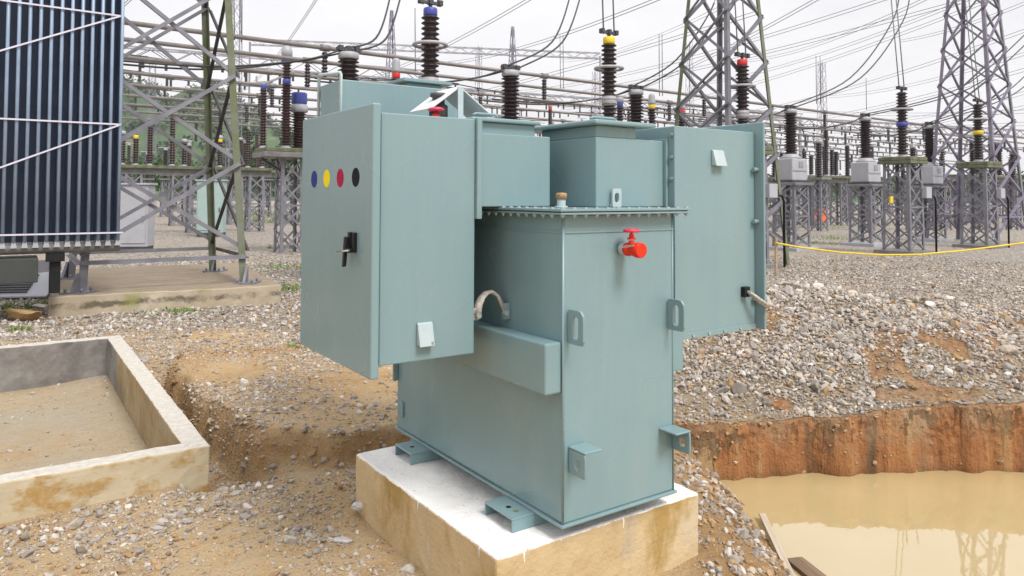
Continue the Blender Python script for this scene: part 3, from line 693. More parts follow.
# box C behind the lid corner, front
cbC = part(TB(.341, .752, .201, .62, 1.5505, 1.857), 'transition_box', bevel=.005)
part(TB(.350, .588, .210, .61, 1.8575, 1.909), 'box_neck', parent=cbC, bevel=.004)
part(TB(.304, .664, .161, .70, 1.9095, 1.930), 'box_lid', parent=cbC, bevel=.007)
mb = MB(); handle(mb, .41, .565, .32, 1.930 - Z0, .028, .007); part(mb, 'lid_handle', parent=cbC, bevel=0)
mb = MB(); mb.plate(rrect(.417, .470, 1.5505, 1.632, (.004, .004, 0, 0)), [(x + .4425, y + 1.592) for x, y in slot(.026, .042)], lambda x, y, k: (x, .178 + k, y - Z0), .010)
TB(.417, .470, .1885, .2005, 1.5505, 1.565, mb); part(mb, 'lug_plate', 'pale_enamel', bevel=.002)
# joint flange between box C and the right cable box, with bolts
jf = part(TB(.7525, .7675, .183, .64, 1.5505, 1.866), 'joint_flange', bevel=.002)
# right cable box
DU0, DU1, DV0, DV1 = .7685, 1.3440, .145, .93
cbD = part(TB(DU0, DU1, DV0, DV1, .942, 1.925), 'cable_box')
part(TB(DU0, DU1, DV0 - .006, DV0 - .0005, .938, .966), 'edge_strip', parent=cbD, bevel=.002)
part(TB(1.3450, 1.3600, .090, .95, .940, 1.974), 'door', parent=cbD, bevel=.005)
for z in (1.735, 1.475, 1.09):
    mb = MB(); mb.cyl((1.312, .128, z - Z0), (1.3448, .128, z - Z0), .011, n=12); part(mb, 'hinge', parent=cbD, bevel=.001)
vent(1.020, 1.098, 1.745, 1.825, DV0, cbD)
for z in (1.885, 1.78, 1.68):
    mb = MB(); mb.cyl((.7683, .165, z - Z0), (.757, .165, z - Z0), .008, n=6, smooth=False); mb.cyl((.7683, .165, z - Z0), (.763, .165, z - Z0), .012, n=10); part(mb, 'bolt', 'sage_enamel', cbD, 0)
for u in (.88, .99, 1.10, 1.22):
    mb = MB(); mb.cyl((u, .1388, .952 - Z0), (u, .133, .952 - Z0), .007, n=6, smooth=False); part(mb, 'bolt', 'galv_bolt', cbD, 0)
mb = MB(); mb.box(1.232, 1.272, .118, .1445, 1.105 - Z0, 1.155 - Z0); gb = part(mb, 'earth_terminal', 'black_plastic', cbD, .003)
mb = MB(); mb.cyl((1.252, .1175, 1.13 - Z0), (1.252, .108, 1.13 - Z0), .009, n=6, smooth=False); part(mb, 'bolt', 'galv_bolt', gb, 0)
mb = MB(); mb.tube([(1.256, .110, 1.128 - Z0), (1.29, .085, 1.098 - Z0), (1.33, .072, 1.070 - Z0), (1.352, .070, 1.064 - Z0), (1.375, .09, 1.08 - Z0), (1.378, .14, 1.13 - Z0)], .010, 8, flat=1.4)
mb.tube([(1.256, .112, 1.122 - Z0), (1.30, .088, 1.082 - Z0), (1.34, .076, 1.056 - Z0), (1.370, .082, 1.054 - Z0), (1.376, .14, 1.09 - Z0)], .007, 8)
part(mb, 'earth_braid', 'braid', cbD, 0)
# copper braid between the left cable box and the tank
part(TB(-.030, -.0005, .355, .382, 1.078, 1.146), 'earth_tab', bevel=.003); part(TB(-.176, -.145, .372, .384, 1.085, 1.135), 'earth_tab', 'braid', bevel=.003)
mb = MB(); mb.tube([(-.160, .366, 1.108 - Z0), (-.150, .374, 1.145 - Z0), (-.128, .385, 1.172 - Z0), (-.100, .395, 1.190 - Z0), (-.070, .395, 1.194 - Z0), (-.045, .385, 1.176 - Z0), (-.024, .362, 1.112 - Z0)], .0085, 8, flat=2.3); part(mb, 'earth_braid', 'braid', bevel=0)
mb = MB(); mb.cyl((-.031, .354, 1.108 - Z0), (-.031, .338, 1.108 - Z0), .012, n=6, smooth=False); mb.cyl((-.158, .358, 1.106 - Z0), (-.158, .350, 1.106 - Z0), .012, n=6, smooth=False); part(mb, 'bolt', 'galv_bolt', bevel=0)
# low lug and slot on the far lower left of the tank
part(TB(-.012, -.0005, 1.35, 1.385, .42, .50), 'nameplate_bracket', bevel=.002)
mb = MB(); mb.box(-.03, -.0005, 1.425, 1.438, .60 - Z0, .70 - Z0); part(mb, 'jacking_bracket', bevel=.003)
# conservator tank high at the far end with a pipe guard
cons = part(TB(-.37, .34, 1.36, 1.66, 1.78, 2.192), 'conservator', bevel=.006)
mb = MB(); TB(-.20, -.14, 1.44, 1.492, 1.35, 1.78, mb); TB(.16, .22, 1.44, 1.492, 1.35, 1.78, mb); part(mb, 'conservator_bracket', parent=cons, bevel=.003)
mb = MB(); mb.tube([(-.374, 1.350, 1.80 - Z0), (-.374, 1.350, 2.215 - Z0), (-.374, 1.362, 2.226 - Z0), (-.374, 1.66, 2.252 - Z0), (-.374, 1.672, 2.24 - Z0), (-.374, 1.672, 1.80 - Z0)], .0085, 8); part(mb, 'guard_frame', 'pale_enamel', cons, 0)
# bent sheet hood over the vent gear between the boxes, on a post; a flat lid behind; small valve
mb = MB()
for (ua, za, ub, zb) in ((.006, 2.122, -.150, 2.006), (.006, 2.122, .195, 1.992)):
    d = Vector((ub - ua, 0, zb - za)).normalized(); nrm = Vector((-d.z, 0, d.x)) * (.006 if ub < ua else -.006)
    a, b = Vector((ua, .80, za - Z0)), Vector((ub, .80, zb - Z0)); dv = Vector((0, .22, 0))
    mb.hexa([a, b, b + dv, a + dv, a + nrm, b + nrm, b + dv + nrm, a + dv + nrm])
rh = part(mb, 'rain_hood', 'hood_shade', bevel=.001)
mb = MB(); mb.bar((.006, .795, 1.9315 - Z0), (.006, .795, 2.118 - Z0), .030, .008, up=(0, 1, 0)); part(mb, 'post', 'pale_enamel', rh, .002)
mb = MB(); mb.lathe([(.03, 0), (.045, .005), (.045, .07), (.03, .08), (.03, .11), (.04, .112), (.04, .13)], (-.055, .90, 1.962 - Z0), 14); mb.box(-.115, .10, .86, .96, 1.9315 - Z0, 1.962 - Z0); part(mb, 'relief_valve', 'dark_steel', rh, 0)
mb = MB(); mb.cyl((-.128, .79, 1.9315 - Z0), (-.128, .79, 1.992 - Z0), .009, n=10); mb.cyl((-.128, .79, 1.945 - Z0), (-.128, .79, 1.975 - Z0), .018, n=6, smooth=False); vv = part(mb, 'air_valve', 'valve_red', bevel=0)
mb = MB(); mb.lathe([(.012, 0), (.036, .002), (.040, .010), (.030, .017), (.010, .02)], (-.128, .79, 1.990 - Z0), 16); part(mb, 'handwheel', 'valve_pink', vv, 0)
mb = MB(); TB(.15, .48, 1.70, 2.02, 2.275, 2.295, mb); TB(.20, .43, 1.75, 1.97, 2.10, 2.2745, mb); TB(.22, .33, 1.661, 1.748, 2.10, 2.16, mb); part(mb, 'box_lid', parent=cons, bevel=.003)

# ------------------------------------------------------------------ kinds of switchyard gear
PROF = {}
def shed_profile(h, r, pitch=.075):
    n = max(4, int(h / pitch)); out = [(r * .62, 0)]
    for i in range(n):
        z = h * i / n; p = h / n; out += [(r * .64, z + p * .12), (r, z + p * .42), (r * .97, z + p * .52), (r * .64, z + p * .86)]
    return out + [(r * .62, h)]
BAND = {'blue': 'blue_band', 'yellow': 'yellow_band', 'red': 'red_band'}
def insulator(name, label, base, h, r, parent=None, group=None, mat='porcelain_dark', band=None, band_at='top', cap=None, ring=None, pitch=.09, seg=12, cat='insulator', terminal=True):
    t_ = thing(name, label, cat, base, YAW, group)
    mb = MB(); mb.lathe(shed_profile(h, r, pitch), (0, 0, .08), seg); mb.build('porcelain', mat, t_)
    mb = MB(); mb.lathe([(r * 1.0, 0), (r * 1.0, .03), (r * .75, .035), (r * .7, .08)], (0, 0, 0), seg); mb.build('base_flange', 'grey_cap', t_)
    z = .08 + h
    if band:
        mb = MB(); zz = z if band_at == 'top' else band_at * h; rb = r * (.80 if band_at == 'top' else 1.02)
        mb.lathe([(rb * .85, -.02), (rb * .95, 0), (rb * .95, .10), (rb * .85, .12)], (0, 0, zz), seg); mb.build('colour_band', BAND[band], t_)
        if band_at == 'top': z += .11
    if cap == 'tall': mb = MB(); mb.lathe([(r * .8, 0), (r * .82, .05), (r * .72, .24), (r * .6, .30), (r * .2, .32)], (0, 0, z), seg); mb.build('top_cap', 'grey_cap', t_); z += .3
    elif cap == 'flat': mb = MB(); mb.lathe([(r * .75, 0), (r * .9, .02), (r * .9, .14), (r * .5, .16)], (0, 0, z), seg); mb.build('top_cap', 'grey_cap', t_); z += .15
    if ring:
        zr = .08 + h * ring; mb = MB(); mb.torus((0, 0, zr), r * 1.75, .03, 24, 6)
        for k in range(3): mb.bar((r * .6 * math.cos(k * 2.094), r * .6 * math.sin(k * 2.094), zr), (r * 1.75 * math.cos(k * 2.094), r * 1.75 * math.sin(k * 2.094), zr), .025)
        mb.build('grading_ring', 'grey_cap', t_)
    if terminal:
        mb = MB(); mb.cyl((0, 0, z), (0, 0, z + .12), .035, n=8); mb.bar((-.22, 0, z + .10), (.22, 0, z + .10), .05); 
        for sx_ in (-.18, 0, .18): mb.box(sx_ - .035, sx_ + .035, -.05, .05, z + .07, z + .16)
        mb.build('terminal_clamp', 'dark_steel', t_)
    return t_
def lattice(mb_legs, mb_br, w0, w1, z0, z1, n, leg=.07, br=.045, d0=None, d1=None):
    "four legs (one mesh each in mb_legs) and X bracing of a square lattice column"
    d0 = d0 or w0; d1 = d1 or w1
    def C(i, z):
        f = (z - z0) / (z1 - z0); w = (w0 + (w1 - w0) * f) / 2; d = (d0 + (d1 - d0) * f) / 2
        return Vector(((-w, w, w, -w)[i], (-d, -d, d, d)[i], z))
    for i in range(4):
        a, b = C(i, z0), C(i, z1); sx_ = -1 if a.x > 0 else 1; sy_ = -1 if a.y > 0 else 1
        mb_legs[i].angle(a, b, leg, (sx_, 0, 0), (0, sy_, 0), leg * .14)
    zs = [z0 + (z1 - z0) * k / n for k in range(n + 1)]
    for k in range(n):
        for i in range(4):
            j = (i + 1) % 4; nrm = (C(i, zs[k]) + C(j, zs[k])).normalized(); nrm.z = 0
            p, q, p2, q2 = C(i, zs[k]), C(j, zs[k + 1]), C(j, zs[k]), C(i, zs[k + 1])
            mb_br.bar(p + nrm * .004, q + nrm * .004, br, br * .25, up=nrm); mb_br.bar(p2 - nrm * br * .3, q2 - nrm * br * .3, br, br * .25, up=nrm)
            if k and k % 2 == 0: mb_br.bar(p - nrm * .02, p2 - nrm * .02, br, br * .25, up=nrm)
    return zs
def pedestal(label, loc, h, w, plate='mossy', group='lattice pedestals of the switchyard', n=4):
    t_ = thing('lattice_pedestal', label, 'pedestal', loc, YAW, group)
    legs = [MB() for _ in range(4)]; br = MB(); lattice(legs, br, w * 1.0, w * .92, .10, h - .08, n, .085, .05)
    for l in legs: l.build('leg', 'galvanised_steel', t_)
    br.build('bracing', 'galvanised_steel', t_)
    MB().box(-w * .72, w * .72, -w * .72, w * .72, -.25, .10).build('footing', 'light_grey_paint' if plate != 'mossy' else 'weathered_steel', t_, .01)
    k = w * .60
    MB().box(-k, k, -k, k, h - .079, h).build('top_plate', 'mossy_concrete' if plate == 'mossy' else 'galvanised_steel', t_, .01)
    if plate == 'mossy': MB().tube([(w * .5, -w * .62, h * .62), (w * .85, -w * .66, h * .62), (w * .95, -w * .66, h * .57), (w * .95, -w * .66, -.05)], .03, 6).build('cable_conduit', 'black_plastic', t_)
    if plate == 'mossy': MB().box(w * .25, w * .62, -w * .70, -w * .52, h * .60, h * .72).build('junction_box', 'light_grey_paint', t_, .01)
    if plate == 'mossy': MB().box(-k * .98, k * .98, -k * .98, k * .98, h + .001, h + .12).build('top_slab', 'mossy_concrete', t_, .03)
    return t_
ZR = 2.62
def at_depth(px, d, z=0.0):
    q = P(px, 195, d); return Vector((q.x, q.y, z))
# --- row of tall ringed posts (potential devices): pixel column, distance, band
ring_lbl = ['tall ringed insulator with blue band, highest one rising behind the transformer', 'tall ringed insulator with yellow band behind the two transformer lids', 'tall ringed insulator with red band in front of the middle lattice tower', 'tall ringed insulator with blue ball band right of the middle tower', 'tall ringed insulator with yellow band in front of the right lattice tower']
RINGS = [(429, 12.2, 'blue'), (609, 14.4, 'yellow'), (743, 16.7, 'red'), (903, 21.0, 'blue'), (979, 23.6, 'yellow')]
ring_top = []
for i, ((px, d, c), lb) in enumerate(zip(RINGS, ring_lbl)):
    b = at_depth(px, d)
    pedestal('mossy topped lattice pedestal under the ' + ('blue banded ringed insulator' if i == 3 else 'yellow banded ringed insulator at right'), b, ZR, .80, group='lattice pedestals of the switchyard') if i > 2 else None
    if i <= 2: pedestal('lattice pedestal hidden behind the transformer under a ringed insulator', b, ZR, .80)
    t_ = insulator('post_insulator', lb, b + Vector((0, 0, ZR + .122)), 1.78, .155, None, 'tall ringed insulators', 'porcelain_dark', c, 'top' if i < 3 else .50, None, .72, .085)
    ring_top.append(b + Vector((0, 0, ZR + 2.15)))
    if i < 3:
        MB().lathe([(.13, 0), (.15, .03), (.15, .17), (.13, .2)], (0, 0, .62), 12).build('middle_flange', 'grey_cap', t_)
# --- row of current transformers: white tank with a brown insulator on a lattice pedestal
ct_lbl = ['hidden behind the transformer top left', 'between the tent shaped hood and the centre lid', 'behind the centre lid of the transformer', 'nearest the right edge of the green transformer', 'second white tank right of the green transformer', 'third white tank, left of the right lattice tower']
CTS = [(347, 13.6), (510, 15.5), (636, 18.3), (791, 22.2), (866, 24.3), (930, 27.0)]
def make_ct(lb, b, h0):
    t_ = thing('current_transformer', 'current transformer ' + lb, 'current transformer', b + Vector((0, 0, h0)), YAW, 'current transformers in a row')
    MB().box(-.37, .37, -.31, .31, .06, .72).build('tank', 'white_paint', t_, .03)
    MB().box(-.44, .44, -.37, .37, .002, .058).build('base_frame', 'dark_steel', t_, .005)
    MB().box(.373, .56, -.2, .2, .12, .58).build('terminal_box', 'light_grey_paint', t_, .02)
    MB().lathe([(.30, 0), (.30, .05), (.22, .10), (.22, .139)], (0, 0, .721), 16).build('collar', 'grey_cap', t_)
    MB().lathe(shed_profile(1.23, .20, .08), (0, 0, .861), 14).build('porcelain', 'porcelain_dark', t_)
    MB().box(-.34, .34, -.325, -.311, .34, .37).box(-.05, .15, -.325, -.311, .45, .62).build('tank_fittings', 'far_steel', t_)
    MB().lathe([(.17, 0), (.19, .02), (.19, .12), (.17, .13), (.06, .135), (.06, .20)], (0, 0, 2.09), 14).build('head', 'grey_cap', t_)
    MB().bar((-.24, 0, 2.28), (.24, 0, 2.28), .05).box(-.2, -.12, -.06, .06, 2.24, 2.34).box(.12, .2, -.06, .06, 2.24, 2.34).box(-.05, .05, -.06, .06, 2.24, 2.34).build('terminal_clamp', 'dark_steel', t_)
    return t_
ct_top = []
for (px, d), lb in zip(CTS, ct_lbl):
    b = at_depth(px, d); pedestal('lattice pedestal under the current transformer ' + lb, b, 2.02, .78, 'steel'); make_ct(lb, b, 2.02); ct_top.append(b + Vector((0, 0, 4.30)))
MB().box(-.07, .07, -.02, .02, -.09, .09).build('x', 'yellow_band').name = 'warning_plate'
wp = bpy.data.objects['warning_plate']; wp.location = at_depth(893, 20.45, 1.6 - .02) + Vector((-.05, -.0, -.05)); wp.rotation_euler.z = YAW; tag(wp, 'small yellow warning plate on a lattice pedestal', 'sign')
# --- capped posts between
caps = [(395, 16.1, 4.62, 'red', 'white capped insulator with red band above the transformer left box', .12), (620, 21.0, 4.60, 'blue', 'blue capped insulator just right of the yellow banded ringed one', .12), (652, 21.4, 4.60, 'yellow', 'white capped insulator with yellow band behind the centre lid', .13), (682, 22.5, 4.60, 'red', 'white capped insulator with red band left of the middle tower', .13), (550, 30, 5.55, 'red', 'slim distant insulator with red tip behind the transformer centre', .10)]
for px, d, zt, c, lb, r in caps:
    b = at_depth(px, d); pedestal('lattice pedestal hidden behind the transformer under a capped insulator', b, zt - 2.22, .6, 'steel')
    insulator('post_insulator', lb, b + Vector((0, 0, zt - 2.219)), 1.70, r, None, 'colour capped insulators', 'porcelain_dark', c, 'top', 'tall' if c != 'blue' and px != 550 else 'flat', None, .08, 10, terminal=False)

# --- left platform with blue capped insulators
pb = at_depth(287, 20.4)
pf = thing('isolator_platform', 'raised mossy platform carrying blue capped insulators left of the green transformer', 'platform', (pb.x, pb.y, 0), YAW)
MB().box(-.75, 1.5, -.55, .55, 2.75, 2.87).build('deck', 'mossy_concrete', pf, .02)
MB().box(-.80, 1.55, -.60, .60, 2.61, 2.749).build('deck_beam', 'weathered_steel', pf, .01)
for cx_p in (.05, 1.1):
    legs = [MB() for _ in range(4)]; br = MB(); lattice(legs, br, .62, .58, .0, 2.60, 4, .08, .05)
    for l in legs + [br]:
        for vv_ in l.bm.verts: vv_.co.x += cx_p
    for l in legs: l.build('leg', 'galvanised_steel', pf)
    br.build('bracing', 'galvanised_steel', pf)
MB().bar((-.72, 0, 2.59), (.0, 0, 2.15), .06).build('brace', 'dark_steel', pf)
def onplat(px, d): return at_depth(px, d, 2.872)
insulator('post_insulator', 'slim brown insulator with blue cap on the left end of the platform', onplat(262, 20.3), 1.57, .11, None, None, 'porcelain_brown', 'blue', 'top', None, None, .075, 12, terminal=False)
ti = insulator('post_insulator', 'tallest brown insulator on the platform with white dome and two blue bands', onplat(285, 20.2), 1.71, .15, None, None, 'porcelain_brown', 'blue', 'top', None, None, .075, 12, terminal=False)
MB().lathe(shed_profile(.42, .13, .075), (0, 0, 1.92), 12).build('upper_porcelain', 'porcelain_brown', ti)
MB().lathe([(.13, 0), (.155, .02), (.155, .12), (.13, .14)], (0, 0, 2.35), 12).build('colour_band', 'blue_band', ti)
MB().lathe([(.15, 0), (.15, .18), (.12, .30), (.04, .34)], (0, 0, 2.495), 12).build('top_cap', 'grey_cap', ti)
a_, b_ = onplat(262, 20.3), onplat(285, 20.2)
arm = MB().bar((a_.x, a_.y, 4.66), (b_.x, b_.y, 4.90), .05, .05).bar((a_.x - .2, a_.y, 4.70), (a_.x + .25, a_.y, 4.72), .05, .05).bar((a_.x - .2, a_.y, 4.70), (a_.x - .2, a_.y, 4.88), .04).build('contact_arm', 'grey_cap'); tag(arm, 'grey metal contact arm joining the two brown insulators on the platform', 'switch arm')
t_ = thing('current_transformer', 'short brown current transformer with square blue head next to the green cable box', 'current transformer', onplat(298, 20.6), YAW)
MB().lathe(shed_profile(1.00, .22, .075), (0, 0, .02), 14).build('porcelain', 'porcelain_brown', t_)
MB().lathe([(.18, 0), (.24, .02), (.24, .20), (.18, .24)], (0, 0, 1.025), 14).build('neck', 'light_grey_paint', t_)
MB().lathe([(.20, 0), (.215, .01), (.215, .30), (.19, .32)], (0, 0, 1.27), 16).build('head', 'blue_band', t_, .02)

# --- distant bench of brown insulators on the left, and on the right
def bench(label, c, half, h, n_leg, d=.9):
    t_ = thing('support_bench', label, 'support frame', c, YAW, 'long steel support frames')
    MB().box(-half, half, -d / 2, d / 2, h - .13, h).build('beam', 'mossy_concrete', t_, .02)
    MB().box(-half, half, -d * .3, d * .3, h - .36, h - .131).build('beam_web', 'weathered_steel', t_)
    for i in range(n_leg):
        x = -half * .85 + 1.7 * half * i / max(1, n_leg - 1)
        legs = [MB() for _ in range(4)]; br = MB(); lattice(legs, br, .7, .62, 0, h - .361, 4, .09, .055)
        allm = MB()
        for l in legs + [br]:
            for vv_ in l.bm.verts: vv_.co.x += x
        for l in legs: l.build('leg', 'galvanised_steel', t_)
        br.build('bracing', 'galvanised_steel', t_)
    return t_
c1 = at_depth(165, 30); bench('long frame with lattice legs behind the near left gantry', c1, 4.2, 2.75, 4)
c2 = at_depth(262, 40); bench('long frame with lattice legs left of the platform, further back', c2, 5.0, 2.9, 4)
k = 0
for bc, half, hb, xs in ((c1, 4.2, 2.751, [-3.6, -2.9, -2.3, -1.6, -1.1, -.6, .2, .7, 1.6, 2.1, 3.2, 3.8]), (c2, 5.0, 2.901, [-4.5, -3.7, -2.6, -1.2, -.3, .9, 2.2, 3.1])):
    for j, x in enumerate(xs):
        hgt = (1.5, .9, 1.0, 1.9, 1.1)[(j * 3 + k) % 5]; cc = (None, 'red', None, None, 'yellow')[(j + k) % 5]
        p = bc + EU * x + EV * random.uniform(-.25, .25); p.z = hb
        insulator('post_insulator', 'brown insulator standing on a far frame behind the near gantry', p, hgt, .13, None, 'brown insulators on the far left frames', 'porcelain_brown', cc if hgt < 1.2 else None, 'top', 'flat' if j % 2 else None, None, .1, 8, terminal=False)
    k += 1
c3 = at_depth(812, 40); bench('far frame with lattice legs between the first two white tanks', c3, 3.0, 2.75, 3)
for j, (px, hgt, cc) in enumerate(((800, 1.2, None), (811, 1.0, None), (822, .9, None), (836, 2.5, 'red'), (846, 1.4, None), (853, 1.3, None))):
    p = at_depth(px, 40); rel = (p - c3).dot(EU); p = c3 + EU * rel * 1.25; p.z = 2.752
    insulator('post_insulator', 'red tipped tall slim insulator on the far frame at right' if cc else 'dark insulator standing on the far frame between white tanks', p, hgt, .15, None, 'dark insulators on the far right frame', 'porcelain_dark', cc, 'top', None, None, .1, 8, terminal=False)
c4 = at_depth(985, 44); bench('far frame with lattice legs behind the right lattice tower', c4, 4.0, 2.9, 3)
for j, px in enumerate((955, 968, 1004, 1012, 1024)):
    p = at_depth(px, 44); rel = (p - c4).dot(EU); p = c4 + EU * rel; p.z = 2.902
    insulator('post_insulator', 'dark insulator on the far frame behind the right tower', p, 1.9, .22, None, 'dark insulators behind the right tower', 'porcelain_dark', None, 'top', 'flat', None, .1, 8, terminal=False)
# cabinets
def cabinet(label, px, d, w, dp, h, mat):
    b = at_depth(px, d); t_ = thing('control_cabinet', label, 'cabinet', b, YAW * .25)
    MB().box(-w / 2, w / 2, -dp / 2, dp / 2, .15, h).build('body', mat, t_, .02)
    MB().box(-w / 2 + .05, w / 2 - .05, -dp / 2 - .025, -dp / 2 - .001, .25, h - .1).build('door', mat, t_, .008)
    MB().box(-w / 2 - .05, w / 2 + .05, -dp / 2 - .05, dp / 2 + .05, h + .001, h + .05).build('roof', mat, t_, .008)
    MB().box(w / 2 - .14, w / 2 - .11, -dp / 2 - .055, -dp / 2 - .026, h * .45, h * .45 + .16).build('handle', 'dark_steel', t_)
    MB().box(-w / 2 + .02, w / 2 - .02, -dp / 2 + .02, dp / 2 - .02, -.05, .149).build('plinth', 'dark_steel', t_)
cabinet('white control cabinet seen between radiator and near gantry legs', 137, 20.5, .78, .6, 1.85, 'white_paint')
cabinet('mint green control cabinet behind the mossy gantry leg', 212, 28, .95, .6, 2.1, 'mint_paint')
bb = at_depth(816, 46); t_ = tag(MB().hexa([(-.65, -.25, 0), (.65, -.25, 0), (.65, .25, 0), (-.65, .25, 0), (-.65, -.06, .85), (.65, -.06, .85), (.65, .06, .85), (-.65, .06, .85)]).build('road_barrier', 'orange_plastic', None, .03), 'small orange plastic barrier far off between lattice pedestals', 'barrier'); t_.location = bb

# ------------------------------------------------------------------ lattice towers
def tower(label, corners, z0, ztop, shrink, panels, leg, br, mats, foot=None, hz=()):
    "corners: four ground points in order; legs lean in towards the axis"
    c = sum(corners, Vector()) / 4; c.z = 0; t_ = thing('lattice_tower', label, 'lattice tower', c, 0)
    def C(i, z):
        f = (1 - shrink * (z - z0)) if shrink * (z - z0) < .62 else .38; q = (corners[i] - c) * f; return Vector((q.x, q.y, z))
    for i in range(4):
        d = (corners[i] - c); d.z = 0; a, b = corners[i - 1] - corners[i], corners[(i + 1) % 4] - corners[i]
        zk = min(ztop, z0 + .62 / shrink); mb = MB(); mb.angle(C(i, z0), C(i, zk), leg, a, b, leg * .13)
        if zk < ztop: mb.angle(C(i, zk), C(i, ztop), leg, a, b, leg * .13)
        lg = mb.build('leg', mats[i], t_)
        if foot:
            mb = MB(); q = C(i, z0); mb.box(q.x - .16, q.x + .16, q.y - .16, q.y + .16, z0 - .001, z0 + .02)
            for s_ in (-1, 1): mb.cyl((q.x + .11 * s_, q.y + .11, z0 + .02), (q.x + .11 * s_, q.y + .11, z0 + .07), .018, n=6); mb.cyl((q.x + .11 * s_, q.y - .11, z0 + .02), (q.x + .11 * s_, q.y - .11, z0 + .07), .018, n=6)
            mb.hexa([(q.x - .02, q.y - .15, z0 + .021), (q.x + .02, q.y - .15, z0 + .021), (q.x + .02, q.y, z0 + .021), (q.x - .02, q.y, z0 + .021), (q.x - .02, q.y - .02, z0 + .26), (q.x + .02, q.y - .02, z0 + .26), (q.x + .02, q.y, z0 + .26), (q.x - .02, q.y, z0 + .26)])
            mb.build('foot_plate', 'galvanised_steel', lg)
    for i in range(4):
        j = (i + 1) % 4; mb = MB(); e = (C(j, z0) - C(i, z0)).normalized(); nrm = e.cross(EZ).normalized()
        if nrm.dot((C(i, z0) + C(j, z0)) / 2) < 0: nrm = -nrm
        for k in range(len(panels) - 1):
            za, zb = panels[k], panels[k + 1]
            mb.angle(C(i, za) + nrm * .01, C(j, zb) + nrm * .01, br, EZ, nrm, br * .14); mb.angle(C(j, za) - nrm * br * .3, C(i, zb) - nrm * br * .3, br, EZ, -nrm, br * .14)
        for z in hz: mb.angle(C(i, z), C(j, z), br, EZ, nrm, br * .14)
        mb.build('bracing', 'dark_steel' if (i == mats[5]) else mats[4], t_)
    return t_
g1, g0 = G(247, 283, .27), G(78, 293, .27); L_ = 2.05
q1 = g1 + EV * L_; q0 = g0 + EV * L_
tower('near lattice gantry leg with one moss green upright, standing on the cracked slab', [g0, g1, q1, q0], .272, 7.5, .050, [.75, 2.05, 3.38, 4.75, 6.2, 7.5], .10, .056, ['galvanised_steel', 'mossy_steel', 'mossy_steel', 'galvanised_steel', 'galvanised_steel', 1], True, hz=(.64,))
# the right hand towers
def tower_at(label, pxc, d, w, ztop, shrink, n, leg, br, mats, hz=()):
    c = at_depth(pxc, d); cs = [c + EU * (a * w / 2) + EV * (b * w / 2) for a, b in ((-1, -1), (1, -1), (1, 1), (-1, 1))]
    hts = [.4]; st_ = (ztop - .4) / n
    hts += [.4 + st_ * (i + 1) for i in range(n)]
    return tower(label, cs, 0, ztop, shrink, hts, leg, br, mats, None, hz)
tower_at('middle lattice tower rising behind the right cable box', 724, 17.6, 2.1, 13.5, .068, 12, .10, .065, ['galvanised_steel', 'mossy_steel', 'galvanised_steel', 'mossy_steel', 'galvanised_steel', 9])
tower_at('right lattice tower at the edge of the picture behind the yellow rope', 976, 26.5, 2.42, 24, .0555, 18, .11, .065, ['mast_steel', 'galvanised_steel', 'mast_steel', 'mast_steel', 'mast_steel', 9], hz=(.9,))
# thin far masts
def mast(label, px, d, w, h, n, tip=.25):
    c = at_depth(px, d); t_ = thing('lattice_mast', label, 'mast', c, YAW, 'thin far lattice masts')
    legs = [MB() for _ in range(4)]; br = MB(); lattice(legs, br, w, w * tip, 0, h, n, max(.05, w * .040), max(.03, w * .022))
    for l in legs: l.build('leg', 'mast_steel', t_)
    br.build('bracing', 'mast_steel', t_)
mast('slim tall lattice mast behind the mossy gantry leg', 233, 48, .9, 24, 20, .55)
mast('pointed lattice mast above the transformer left box', 390, 80, 2.4, 1.6 + 186 * 80 / 736, 12, .12)
mast('pointed lattice mast behind the insulator at the hood', 512, 90, 2.4, 1.6 + 170 * 90 / 736, 12, .12)
for px, d, top in ((150, 95, 60), (478, 120, 45), (595, 130, 70), (690, 120, 40), (823, 100, 60)):
    mast('faint far lattice mast between the overhead wires', px, d, 1.4, 1.6 + (195 - top) * d / 736, 12, .5)
# far gantry beams carrying strings
def gantry(label, pa, pb, da, db, ya, yb):
    a, b = P(pa, ya, da), P(pb, yb, db); t_ = thing('gantry_beam', label, 'gantry beam', (a + b) / 2, 0, 'far lattice gantry beams'); o = (a + b) / 2; a, b = a - o, b - o
    d = (b - a); n = max(8, int(d.length / 1.4)); w = .45; side = d.normalized().cross(EZ) * w; upv = EZ * w; ch = MB(); br = MB()
    for s1, s2 in ((-1, -1), (1, -1), (1, 1), (-1, 1)): ch.bar(a + side * s1 + upv * s2, b + side * s1 + upv * s2, .10)
    for i in range(n):
        p, q = a + d * i / n, a + d * (i + 1) / n; s_ = 1 if i % 2 else -1
        for w1 in (-1, 1): br.bar(p + side * w1 - upv * s_, q + side * w1 + upv * s_, .06); br.bar(p + side * s_ + upv * w1, q - side * s_ + upv * w1, .06)
    ch.build('chords', 'far_steel', t_); br.build('bracing', 'far_steel', t_)
    post = MB()
    for e in (a, b): post.bar(e, Vector((e.x, e.y, -o.z)), .25)
    post.build('posts', 'far_steel', t_)
gantry('far lattice gantry beam crossing behind the near gantry', 60, 420, 52, 66, 48, 76)
gantry('far lattice gantry beam seen right of the middle tower', 700, 1100, 70, 96, 118, 138)
gantry('pale lattice gantry beam high behind the pointed masts', 250, 600, 120, 120, 42, 56)
gantry('lower far lattice gantry beam behind the insulators over the transformer', 330, 800, 66, 90, 84, 118)

